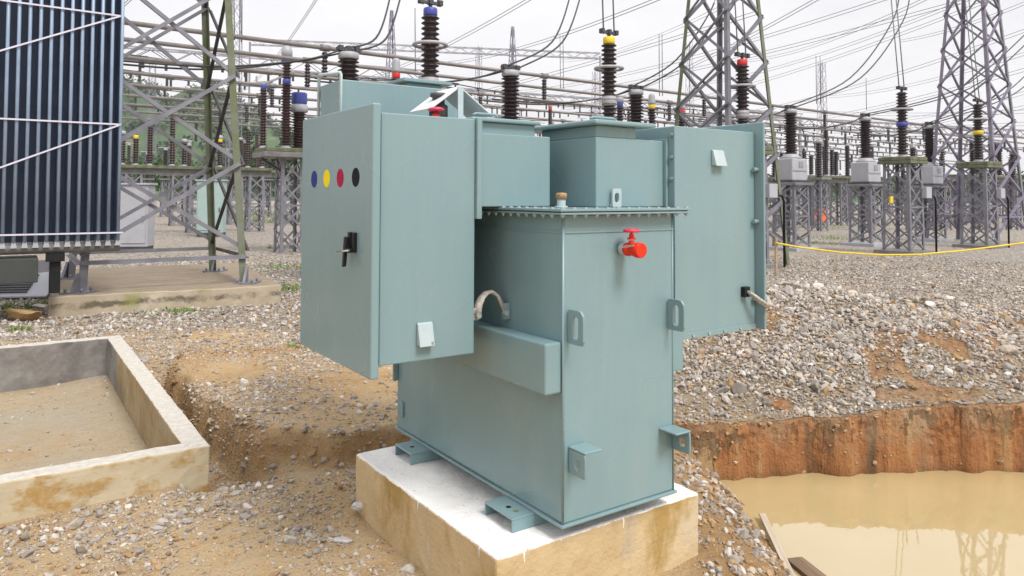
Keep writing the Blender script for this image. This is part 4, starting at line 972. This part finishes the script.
# ------------------------------------------------------------------ busbar pipes and their props
pipe_lbl = ['topmost', 'second from the top', 'third from the top', 'fourth from the top', 'fifth from the top', 'lowest']
PD = Vector((math.cos(R(36.5)), math.sin(R(36.5)), 0))
for (y, d), lb in zip(((22, 15.6), (39, 17.3), (57, 19.6), (72, 22.0), (84, 24.2), (95, 27.0)), pipe_lbl):
    p = P(122, y, d); a, b = p - PD * 6, p + PD * 62
    t_ = thing('busbar_pipe', lb + ' of the grey busbar pipes where they leave the radiator', 'busbar', p, 0, 'grey busbar pipes')
    MB().cyl(a - p, b - p, .055, n=10).build('pipe', 'busbar_aluminium', t_)
    for s_ in (4.5, 11.5, 19, 27, 36, 46):
        c = PD * s_
        MB().cyl(c - PD * .12, c + PD * .12, .085, n=10).build('clamp', 'weathered_steel', t_)
        MB().lathe(shed_profile(.62, .085, .08), c - EZ * .72, 8).build('prop_insulator', 'porcelain_dark', t_)

for i, (y, d) in enumerate(((104, 31), (111, 36), (118, 42))):
    p = P(122, y, d); a, b = p - PD * 4, p + PD * 95
    t_ = thing('busbar_pipe', 'distant thin grey busbar pipe low in the far yard behind the insulators', 'busbar', p, 0, 'distant busbar pipes')
    MB().cyl(a - p, b - p, .06, n=8).build('pipe', 'busbar_aluminium', t_)
    for s_ in range(4, 92, 9): MB().lathe(shed_profile(1.1, .11, .1), PD * s_ - EZ * 1.16, 8).build('prop_insulator', 'porcelain_dark', t_)
def beaded(y, d, L0, L1, lb):
    p = P(122, y, d); t_ = thing('beaded_conductor', lb, 'conductor', p, 0, 'beaded far conductors')
    n = int((L1 + L0) / 1.7); c = MB(); c.tube([PD * (-L0 + (L1 + L0) * i / 40) - EZ * .5 * abs(math.sin(i * .393)) for i in range(41)], .035, 5); c.build('conductor', 'wire_dark', t_)
    rr = random.Random(int(y * 10)); b = MB(); b.bar((0, 0, 0), (0, 0, -.5), .11); b.bar(-PD * .22, PD * .22, .09); b = b.build('spacer', 'wire_dark', t_)
    for i in range(n):
        f = -L0 + 1.7 * i + rr.uniform(-.4, .4); q = PD * f - EZ * .5 * abs(math.sin((f + L0) / (L1 + L0) * 40 * .393)); k_ = b if i == 0 else b.copy()
        if i: COL.objects.link(k_); k_.parent = t_
        k_.location = q; k_.scale.z = rr.uniform(.5, 1.5)
for y, d in ((46, 34), (50, 38), (63, 40), (67, 46), (79, 44), (90, 50), (100, 55)): beaded(y, d, 6, 110, 'thin conductor beaded with dark spacers far behind the busbar pipes')
def far_stand(kind, px, d, h, hi, r):
    b = at_depth(px, d); legs = MB(); br = MB(); t_ = thing('insulator_stand', 'distant dark insulator post on a small lattice stand beyond the near pedestals', 'insulator stand', b, YAW, 'distant insulator stands')
    L4 = [MB() for _ in range(4)]; lattice(L4, br, .55, .5, 0, h, 4, .08, .05)
    for l in L4: l.build('leg', 'galvanised_steel', t_)
    br.build('bracing', 'galvanised_steel', t_)
    MB().box(-.4, .4, -.4, .4, h + .001, h + .10).build('top_plate', 'weathered_steel', t_)
    MB().lathe(shed_profile(hi, r, .11), (0, 0, h + .101), 8).build('porcelain', 'porcelain_dark', t_)
    c = MB(); c.lathe([(r * .7, 0), (r * .8, .02), (r * .8, .13), (r * .3, .15)], (0, 0, h + .102 + hi), 8); c.bar((-.5, 0, h + hi + .3), (.5, 0, h + hi + .3), .05); c.bar((0, 0, h + hi + .2), (0, 0, h + hi + .3), .05); c.build('top_cap', 'grey_cap', t_)
    return t_
rr_ = random.Random(5)
for row, (d0, h, hi) in enumerate(((34, 2.4, 1.5), (46, 2.6, 2.0), (62, 2.8, 2.2))):
    px = 775 + row * 7
    while px < 1030: far_stand(0, px, d0 + (px - 775) * .012 * (row + 1), h, hi * rr_.uniform(.75, 1.1), rr_.uniform(.11, .19)); px += rr_.uniform(20, 36) * (1.35 if row == 0 else 1)
for row, (d0, h, hi) in enumerate(((44, 3.0, 2.6), (58, 3.4, 3.2))):
    px = 455 + row * 12
    while px < 700: far_stand(0, px, d0 + (px - 455) * .02, h + .8, hi * rr_.uniform(.8, 1.15), rr_.uniform(.11, .18)); px += rr_.uniform(28, 52)
px = 128
while px < 300: far_stand(0, px, 52, 2.6, 2.2 * rr_.uniform(.7, 1.15), rr_.uniform(.13, .19)); px += rr_.uniform(14, 26)
# ------------------------------------------------------------------ conductors
def wire(a, b, sag, r, mat='wire_light', label='thin overhead conductor crossing the pale sky', group='thin overhead conductors', n=18, cat='cable'):
    pts = [a.lerp(b, i / n) - EZ * sag * 4 * (i / n) * (1 - i / n) for i in range(n + 1)]; o = pts[n // 2].copy()
    ob = MB().tube([p - o for p in pts], r, 5).build('overhead_wire', mat); ob.location = o; return tag(ob, label, cat, group)
# twin conductors from far left low to near right high
for (xa, ya, da, xb, yb, db) in ((236, 92, 80, 330, -24, 30), (415, 62, 95, 690, -16, 34), (300, 122, 110, 760, 10, 45), (560, 108, 110, 830, -10, 40), (640, 108, 120, 1060, -30, 50), (700, 118, 120, 1060, 16, 55), (720, 128, 130, 1080, 52, 60), (770, 140, 140, 1080, 92, 70), (440, 110, 110, 960, 0, 48), (40, 60, 60, 168, -40, 25), (900, 40, 60, 1060, -14, 40), (560, 60, 90, 740, -4, 45), (820, 96, 120, 1090, 30, 60), (690, 84, 110, 1010, -20, 50), (330, 84, 100, 545, -12, 40), (500, 92, 110, 900, -8, 46), (740, 60, 100, 960, -20, 45), (860, 120, 140, 1090, 70, 70), (600, 126, 140, 1090, 118, 80), (780, 108, 120, 1090, 106, 80)):
    for o_ in (0, 2.2):
        wire(P(xa, ya + o_, da), P(xb, yb + o_ * 1.6, db), (da - db) * .02, .022 if da > 90 else .016)
jl = 'dark jumper cable sagging down to a current transformer head'
def jumper(a, pts, r=.016):
    "cable through given places, smoothed"
    P_ = [a] + pts; out = []
    for i in range(len(P_) - 1):
        p0, p1, p2, p3 = P_[max(i - 1, 0)], P_[i], P_[i + 1], P_[min(i + 2, len(P_) - 1)]
        for k in range(8):
            t2 = k / 8; out.append(.5 * ((2 * p1) + (p2 - p0) * t2 + (2 * p0 - 5 * p1 + 4 * p2 - p3) * t2 ** 2 + (3 * p1 - p0 - 3 * p2 + p3) * t2 ** 3))
    out.append(P_[-1]); o = out[len(out) // 2].copy()
    ob = MB().tube([q - o for q in out], r, 6).build('jumper_cable', 'wire_dark'); ob.location = o; return tag(ob, jl, 'cable', 'jumper cables on the current transformers')
for ctp, pts in ((ct_top[0], ((376, 38, 14.2), (392, -10, 14.8))), (ct_top[1], ((552, 42, 16.3), (572, -10, 17.2))), (ct_top[2], ((676, 60, 19), (712, 8, 20), (716, -20, 20))), (ct_top[3], ((850, 78, 23), (893, 20, 24), (900, -20, 24.5))), (ct_top[4], ((960, 88, 25), (1030, 30, 26))), (ct_top[5], ((1000, 96, 28), (1040, 60, 29)))):
    for s_ in (0, .35):
        jumper(ctp + EU * (s_ - .17), [P(x + s_ * 30, y, d) for x, y, d in pts], .020)
        left = ctp - EU * 2.4 - EZ * .55 + EV * (.1 + s_); jumper(ctp + EU * (s_ - .17) * .5, [ctp - EU * .9 - EZ * .30 + EV * s_ * .3, left, left - EU * 1.8 - EZ * .05], .018)
for (px, d, c), tp in zip(RINGS, ring_top):
    for s_ in (-1, 1):
        q = tp + EU * .14 * s_; wire(q, Vector((q.x - .10, q.y + .8, q.z + 7)), .0, .016, 'wire_light', 'straight vertical lead rising from a ringed insulator', 'vertical leads above the ringed insulators', 4)
for px, ya, yb, d in ((234, -5, 40, 30), (241, -5, 42, 30), (415, 8, 75, 40), (560, 35, 90, 60), (563, 35, 90, 60), (659, 34, 96, 50), (662, 34, 96, 50), (816, 56, 104, 55), (820, 56, 104, 55), (866, 78, 110, 60)):
    wire(P(px, ya, d), P(px + .5, yb, d), 0, .03, 'wire_light', 'short faint drop wire hanging between overhead conductors', 'faint vertical drop wires', 3)

# ------------------------------------------------------------------ yellow rope, stake
pts = [P(776, 243, 14.6), P(800, 247.5, 15), P(840, 252.5, 15.6), P(880, 255, 16), P(920, 254.5, 16.4), P(965, 250.5, 17), P(1000, 246, 17.4), P(1045, 240, 18)]
o = pts[3].copy(); rp = MB().tube([p - o for p in pts], .021, 6).build('barrier_rope', 'yellow_rope'); rp.location = o; tag(rp, 'yellow rope strung low across the gravel yard', 'rope')
sb = G(776, 277); sb.z = -.05
st_ = MB().bar((0, 0, 0), (.01, 0, .82), .07, .04).build('wooden_stake', 'stake_wood', None, .004); st_.location = sb; tag(st_, 'short wooden stake beside the right cable box holding the yellow rope', 'stake')

# ------------------------------------------------------------------ big transformer radiator at left
RE = Vector((-5.13, 9.68, 0))                       # right front foot of the bank
rad = thing('radiator_bank', 'tall navy blue radiator bank with zigzag braces at the left edge', 'radiator', (RE.x, RE.y, 0), YAW)
N = 24; sp_f = .113
fin = MB()
fin.box(-.013, .013, 0, .48, 1.0, 5.2)
fin.cyl((0, -.002, 1.0), (0, -.002, 5.2), .021, n=8)
f0 = fin.build('fin', 'radiator_sky_sheen', rad)
for i in range(N):
    o = f0 if i == 0 else f0.copy()
    if i: COL.objects.link(o); o.parent = rad
    o.location = (-.03 - i * sp_f, 0, 0)
MB().box(-N * sp_f, .01, .10, .48, .985, 5.21).build('inner_panel', 'radiator_dark', rad) if False else None
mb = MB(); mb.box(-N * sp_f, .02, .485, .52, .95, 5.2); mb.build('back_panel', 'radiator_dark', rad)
MB().cyl((-N * sp_f, .12, .92), (.0, .12, .92), .075, n=14).build('header_pipe', 'weathered_steel', rad)
mb = MB()
for i in range(N): mb.hexa([(-.03 - i * sp_f - .035, -.01, .93), (-.03 - i * sp_f + .035, -.01, .93), (-.03 - i * sp_f + .035, .25, .93), (-.03 - i * sp_f - .035, .25, .93), (-.03 - i * sp_f - .015, -.01, 1.02), (-.03 - i * sp_f + .015, -.01, 1.02), (-.03 - i * sp_f + .015, .25, 1.02), (-.03 - i * sp_f - .015, .25, 1.02)])
mb.build('fin_collar', 'light_grey_paint', rad)
mb = MB()
def zz(px, py):
    "height on the front plane of the bank"
    d = FWD + RT * ((px - 512) / F_PX) - UP * ((py - CY) / F_PX); n = EV; s_ = ((RE - EV * .04) - CAM).dot(n) / d.dot(n); q = CAM + d * s_; return Vector(((q - RE).dot(EU), -.04, q.z))
for a, b in (((-60, -8), (121, 16)), ((121, 16), (-60, 68)), ((-60, 115.5), (121, 124.5)), ((121, 124.5), (-60, 189)), ((-60, 236.5), (123, 232.5)), ((121, -92), (-60, -40))):
    mb.bar(zz(*a), zz(*b), .012, .020)
mb.build('brace', 'brace_steel', rad)
mb = MB(); mb.box(-2.6, -.9, .0, .6, .50, .80); mb.build('skid_beam', 'gasket', rad, .01)
mb = MB(); mb.bar((-.72, .1, .35), (-.72, .1, .86), .12, .12); mb.bar((-.72, -.02, .80), (-.72, .2, .80), .2, .1); mb.build('pipe_clamp', 'black_plastic', rad)
MB().box(-2.7, -1.3, .1, 1.2, -.05, .50).build('support_block', 'dark_steel', rad, .02)
# white board, slatted cover, folded rock by the slab
q = G(47, 273, .30); o = MB().bar((-.17, 0, 0), (.17, .1, .04), .012, .2).build('white_board', 'white_paint', None, .003); o.location = q + Vector((0, 0, .10)); tag(o, 'small blank white board lying at the end of the cracked slab', 'board')
q = G(8, 298, .02); t_ = thing('slatted_cover', 'grey louvred metal cover lying on the ground below the radiator', 'cover', q, YAW * .3)
MB().hexa([(-.9, -.05, 0), (.55, -.05, 0), (.62, .5, .30), (-.9, .5, .30), (-.9, -.05, .03), (.55, -.05, .03), (.62, .5, .33), (-.9, .5, .33)]).build('panel', 'light_grey_paint', t_, .01)
mb = MB()
for i in range(8): y = .03 + i * .055; mb.bar((-.85, y, .075 + y * .545), (.25, y, .075 + y * .545), .03, .012, up=(0, -.4, 1))
mb.build('louvre_gap_shade', 'dark_steel', t_)  # dark bars paint in the shade of the gaps between the grey slats
def boulder(name, label, loc, size, mat, seed, squash=(1, .7, .5)):
    r = np.random.default_rng(seed); pr, f = rock_protos(3, 1, seed); v_ = pr[0] * size * np.array(squash); me = bpy.data.meshes.new(name); np_mesh(me, v_, f); me.polygons.foreach_set('use_smooth', np.zeros(len(f), bool))
    at = me.color_attributes.new('tint', 'FLOAT_COLOR', 'POINT'); at.data.foreach_set('color', np.tile(np.array([*mat, 1.0]), len(v_)).astype(np.float32)); me.materials.append(MATS['stone'])
    o = bpy.data.objects.new(name, me); COL.objects.link(o); o.location = loc; return tag(o, label, 'rock')
q = G(22, 322); boulder('boulder', 'brown flat topped rock at the left end of the cracked slab', q + Vector((0, 0, .09)), .28, (.34, .22, .10), 5, (1, .7, .75))
q = G(33, 316); boulder('boulder', 'pale flat rock resting against the brown rock by the slab', q + Vector((.12, -.02, .13)), .17, (.50, .46, .42), 8, (1, .6, .3))
q = G(359, 514); boulder('boulder', 'white stone lying against the left side of the painted plinth', q + Vector((0, 0, .045)), .06, (.60, .58, .57), 12, (.9, .8, .9))
q = G(344, 541); boulder('boulder', 'grey stone in front of the painted plinth corner, left of it', q + Vector((0, 0, .0)), .055, (.48, .46, .45), 14)
# planks at the pit
def plank(label, a, b, w, th, mat):
    a, b = Vector(a), Vector(b); o = (a + b) / 2; L2 = (b - a).length / 2
    ob = MB().box(-L2, L2, -w / 2, w / 2, -th / 2, th / 2).build('plank', mat, None, .003); d = (b - a).normalized(); s_ = d.cross(EZ).normalized(); u = s_.cross(d)
    mt = Matrix.Identity(4)
    for i in range(3): mt[i][0], mt[i][1], mt[i][2], mt[i][3] = d[i], -s_[i], u[i], o[i]
    ob.matrix_world = mt; return tag(ob, label, 'plank')
plank('pale narrow plank lying down the slope at the water edge', G(762, 514, -.375), G(797, 588, -.375), .04, .015, 'pale_plank')
plank('dark brown wet plank half sunk in the muddy water', G(794, 560, -.405), G(834, 592, -.395), .10, .03, 'plank_wood')

# ------------------------------------------------------------------ grass tufts
def blades(name, label, centres, seed):
    r = np.random.default_rng(seed); V, Fc, T = [], [], []
    for (cx, cy, n, rad_, hgt) in centres:
        for _ in range(n):
            a = r.uniform(0, 2 * PI); q = rad_ * math.sqrt(r.uniform()); x, y = cx + q * math.cos(a) * 1.6, cy + q * math.sin(a); z = float(terrain(np.array([x]), np.array([y]))[0][0])
            h = hgt * r.uniform(.4, 1.1); b = r.uniform(0, PI); w = .009 + .003 * hgt / .1; lx, ly = r.normal(0, .45, 2) * h; k = len(V)
            V += [(x - w * math.cos(b), y - w * math.sin(b), z), (x + w * math.cos(b), y + w * math.sin(b), z), (x + lx, y + ly, z + h)]; Fc.append((k, k + 1, k + 2)); T += [r.uniform()] * 3
    me = bpy.data.meshes.new(name); np_mesh(me, np.array(V), np.array(Fc)); at = me.color_attributes.new('tint', 'FLOAT_COLOR', 'POINT'); T = np.array(T)
    at.data.foreach_set('color', np.stack([T, T, T, np.ones_like(T)], -1).ravel().astype(np.float32)); me.materials.append(MATS['grass_blade'])
    o = bpy.data.objects.new(name, me); COL.objects.link(o); return tag(o, label, None, None, 'stuff')
cs = []
for px, py, n, rad_, h in ((806, 219, 260, 1.6, .22), (815, 228, 120, 1.0, .15), (806, 238, 160, .9, .12), (834, 244, 100, .7, .10), (845, 240, 80, .6, .10), (293, 248, 120, .5, .14), (290, 268, 140, .5, .12), (292, 290, 160, .35, .12), (165, 313, 90, .25, .07), (184, 312, 60, .15, .06), (36, 308, 160, .3, .12), (20, 330, 60, .1, .06), (380, 370, 30, .05, .05), (300, 365, 26, .08, .05), (365, 376, 26, .05, .05), (930, 240, 80, .5, .1), (268, 222, 300, 2.2, .5), (245, 215, 300, 2.5, .6), (860, 226, 100, 1.2, .15), (385, 371, 40, .06, .06)):
    q = G(px, py); cs.append((q.x, q.y, n, rad_, h))
blades('grass', 'sparse green grass tufts in the gravel', cs, 5)

# ------------------------------------------------------------------ hills, far wood, trees
def ridge(name, prof, d, back, seed):
    bm = MB(); xs = np.arange(prof[0][0], prof[-1][0] + 1, 12); rows = 10; g = []
    for px in xs:
        top = np.interp(px, [p[0] for p in prof], [p[1] for p in prof]); ht = (195 - top) / 736 * d
        col = []
        for k in range(rows + 1):
            f = k / rows; dd = d * (1 - .45 * (1 - f)); zz_ = ht * sstep(np.array(f)) * (1 + .15 * math.sin(px * .05 + k)) * (1 if k == rows else .92); q = at_depth(px, dd, float(zz_) - (1 if k == 0 else 0)); col.append(bm.bm.verts.new(q))
        g.append(col)
    for A, B in zip(g, g[1:]):
        for k in range(rows):
            f = bm.bm.faces.new((A[k], B[k], B[k + 1], A[k + 1])); f.smooth = True
    return tag(bm.build(name, 'hill_soil'), kind='structure'), g
hl, hg = ridge('hill', [(-300, 94), (60, 76), (122, 84), (170, 88), (215, 100), (260, 119), (300, 134), (380, 152), (520, 172), (640, 180), (1400, 184)], 330, 0, 1)
def leaf_clumps(centres, radii, per, size, seed, squash=.8):
    "leaf sized faces through the volume of each crown"
    r = np.random.default_rng(seed); c = np.repeat(np.array(centres), per, 0); rad_ = np.repeat(np.array(radii), per)
    n = len(c); d = r.normal(size=(n, 3)); d /= np.linalg.norm(d, axis=1)[:, None]; rr = rad_ * r.uniform(.25, 1.08, n) ** .55
    p = c + d * rr[:, None] * np.array([1, 1, squash]); a = r.normal(size=(n, 3)); a /= np.linalg.norm(a, axis=1)[:, None]; b = np.cross(a, r.normal(size=(n, 3))); b /= np.linalg.norm(b, axis=1)[:, None]
    s_ = (size * r.uniform(.5, 1.3, n))[:, None]; V = np.stack([p - a * s_, p - b * s_ * .6, p + a * s_, p + b * s_ * .6], 1).reshape(-1, 3)
    T = np.repeat(np.clip(np.repeat(r.uniform(0, .6, len(centres)), per) + r.uniform(0, .4, n), 0, 1), 4)
    return V, np.arange(n * 4).reshape(-1, 4), T
def leaf_object(name, V, Fc, T, mat, parent=None):
    me = bpy.data.meshes.new(name); np_mesh(me, V, Fc); at = me.color_attributes.new('tint', 'FLOAT_COLOR', 'POINT'); at.data.foreach_set('color', np.stack([T, T, T, np.ones_like(T)], -1).ravel().astype(np.float32))
    me.materials.append(MATS[mat]); o = bpy.data.objects.new(name, me); COL.objects.link(o)
    if parent: o.parent = parent
    return o
cen, rad_l = [], []
for _ in range(2600):
    i = random.randrange(len(hg) - 1); k = random.uniform(1, 10); k0 = min(9, int(k)); q = hg[i][k0].co if False else None
vco = np.array([v.co[:] for v in hl.data.vertices]).reshape(-1, 11, 3)
for _ in range(2700):
    i = random.uniform(0, len(vco) - 1.01); k = random.uniform(.8, 10) ; i0, k0 = int(i), min(9, int(k)); fi, fk = i - i0, k - k0
    q = vco[i0, k0] * (1 - fi) * (1 - fk) + vco[i0 + 1, k0] * fi * (1 - fk) + vco[i0, k0 + 1] * (1 - fi) * fk + vco[i0 + 1, k0 + 1] * fi * fk
    if vnoise(np.array([q[0] * .03]), np.array([q[1] * .03]), 5)[0] < .34: continue
    s_ = random.uniform(1.8, 4.2); cen.append((q[0], q[1], q[2] + s_ * .7)); rad_l.append(s_)
V, Fc, T = leaf_clumps(cen, rad_l, 46, .75, 3); tag(leaf_object('far_wood', V, Fc, T, 'leaf_far'), 'far green wooded hillside behind the switchyard', None, None, 'stuff')
def tree(label, px, d, h, crown, mat, seed, group='trees behind the switchyard'):
    rr = random.Random(seed); b = at_depth(px, d); t_ = thing('tree', label, 'tree', b, 0, group); mb = MB(); mb.cyl((0, 0, -.2), (.1, 0, h * .6), h * .025, h * .014, 8); cs_, rs_ = [], []
    for i in range(9):
        a = i * 2.4 + rr.uniform(0, .6); z = h * rr.uniform(.40, .86); L = crown * rr.uniform(.25, .75) * (1.15 - abs(z / h - .6)); e = Vector((math.cos(a) * L, math.sin(a) * L, z)); mb.cyl((.05, 0, z * .7), e, h * .008, h * .003, 5); cs_.append(tuple(e)); rs_.append(crown * rr.uniform(.28, .5))
    mb.build('trunk', 'bark', t_); V, Fc, T = leaf_clumps(cs_, rs_, 190, h * .030, seed, .8); leaf_object('crown', V, Fc, T, mat, t_)
for a in (('dark leafy tree behind the brown insulators on the platform', 268, 92, 10.5, 4.6, 'leaf_dark', 1), ('dark tree beside the mossy gantry leg, left of the platform', 246, 100, 8.0, 3.8, 'leaf_dark', 2), ('green tree seen through the near gantry braces', 176, 85, 5.6, 3.2, 'leaf_mid', 3), ('light green bushy tree at the foot of the hill between gantry legs', 192, 70, 4.3, 2.8, 'leaf_mid', 4), ('green tree next to the radiator edge', 138, 80, 5.8, 3.0, 'leaf_mid', 5)): tree(*a)
for i, (px, d, h) in enumerate(((770, 110, 4.2), (808, 130, 4.0), (842, 115, 4.0), (868, 120, 4.4), (905, 110, 4.3), (945, 100, 4.6), (985, 105, 4.4), (1016, 90, 4.8), (1050, 95, 5))):
    tree('low green tree in the far line beyond the lattice pedestals', px, d, h, 3.6, 'leaf_mid', 20 + i, 'low trees along the far edge of the yard')

# ------------------------------------------------------------------ the damp air of the valley
hz_ = MB().box(-1100, 1100, -90, 1400, -2.2, 75).build('haze'); tag(hz_, kind='stuff', label='thin pale damp haze over the valley')
hm = bpy.data.materials.new('haze'); hm.use_nodes = True; hn = hm.node_tree.nodes; hn.remove(hn['Principled BSDF']); pv = hn.new('ShaderNodeVolumePrincipled')
pv.inputs['Color'].default_value = (.93, .94, .96, 1); pv.inputs['Density'].default_value = .0004; pv.inputs['Anisotropy'].default_value = .2; hm.node_tree.links.new(pv.outputs[0], hn['Material Output'].inputs['Volume'])
hz_.data.materials.append(hm)
# ------------------------------------------------------------------ light: bright overcast
SUN_EL, SUN_AZ = R(52), R(40)             # azimuth of the sun measured from -Y towards +X (behind the camera, to the right)
sd = Vector((math.sin(SUN_AZ) * math.cos(SUN_EL), -math.cos(SUN_AZ) * math.cos(SUN_EL), math.sin(SUN_EL)))
w = bpy.data.worlds.new('World'); S.world = w; w.use_nodes = True; nt = w.node_tree; n_ = nt.nodes
bg = n_['Background']; sky = n_.new('ShaderNodeTexSky'); sky.sky_type = 'NISHITA'; sky.sun_disc = False; sky.sun_elevation = SUN_EL; sky.sun_rotation = math.atan2(sd.x, sd.y)
sky.air_density = 1.2; sky.dust_density = 3
tc = n_.new('ShaderNodeTexCoord'); sp3 = n_.new('ShaderNodeSeparateXYZ'); nt.links.new(tc.outputs['Generated'], sp3.inputs[0])
mp = n_.new('ShaderNodeMapping'); mp.inputs['Scale'].default_value = (1, 1, 2.6); nt.links.new(tc.outputs['Generated'], mp.inputs[0])
cn = n_.new('ShaderNodeTexNoise'); cn.inputs['Scale'].default_value = 2.2; cn.inputs['Detail'].default_value = 6; cn.inputs['Roughness'].default_value = .55; nt.links.new(mp.outputs[0], cn.inputs['Vector'])
cr = n_.new('ShaderNodeValToRGB'); cr.color_ramp.elements[0].position = .3; cr.color_ramp.elements[0].color = (.76, .75, .775, 1); cr.color_ramp.elements[1].position = .7; cr.color_ramp.elements[1].color = (.93, .915, .93, 1); nt.links.new(cn.outputs['Fac'], cr.inputs[0])
zm = n_.new('ShaderNodeMapRange'); zm.inputs['From Min'].default_value = .26; zm.inputs['From Max'].default_value = 1; zm.inputs['To Max'].default_value = 14.2; zm.inputs['To Min'].default_value = 9.8; nt.links.new(sp3.outputs[2], zm.inputs['Value'])
sc_ = n_.new('ShaderNodeVectorMath'); sc_.operation = 'SCALE'; nt.links.new(cr.outputs[0], sc_.inputs[0]); nt.links.new(zm.outputs[0], sc_.inputs['Scale'])
mx = n_.new('ShaderNodeMix'); mx.data_type = 'RGBA'; mx.inputs[0].default_value = .94; nt.links.new(sky.outputs[0], mx.inputs[6]); nt.links.new(sc_.outputs[0], mx.inputs[7])
nt.links.new(mx.outputs[2], bg.inputs[0]); bg.inputs[1].default_value = .11
sl = bpy.data.lights.new('sun', 'SUN'); sl.energy = 2.8; sl.angle = R(20); sl.color = (1, .98, .95); so = bpy.data.objects.new('sun', sl); COL.objects.link(so)
so.rotation_euler = (-sd).to_track_quat('-Z', 'Y').to_euler(); so.location = (0, 0, 30)
S.view_settings.view_transform = 'Standard'; S.view_settings.look = 'None'; S.view_settings.exposure = .18; S.view_settings.gamma = 1
S.render.engine = 'CYCLES'; S.cycles.max_bounces = 6; S.cycles.diffuse_bounces = 3; S.cycles.glossy_bounces = 3; S.cycles.use_denoising = True
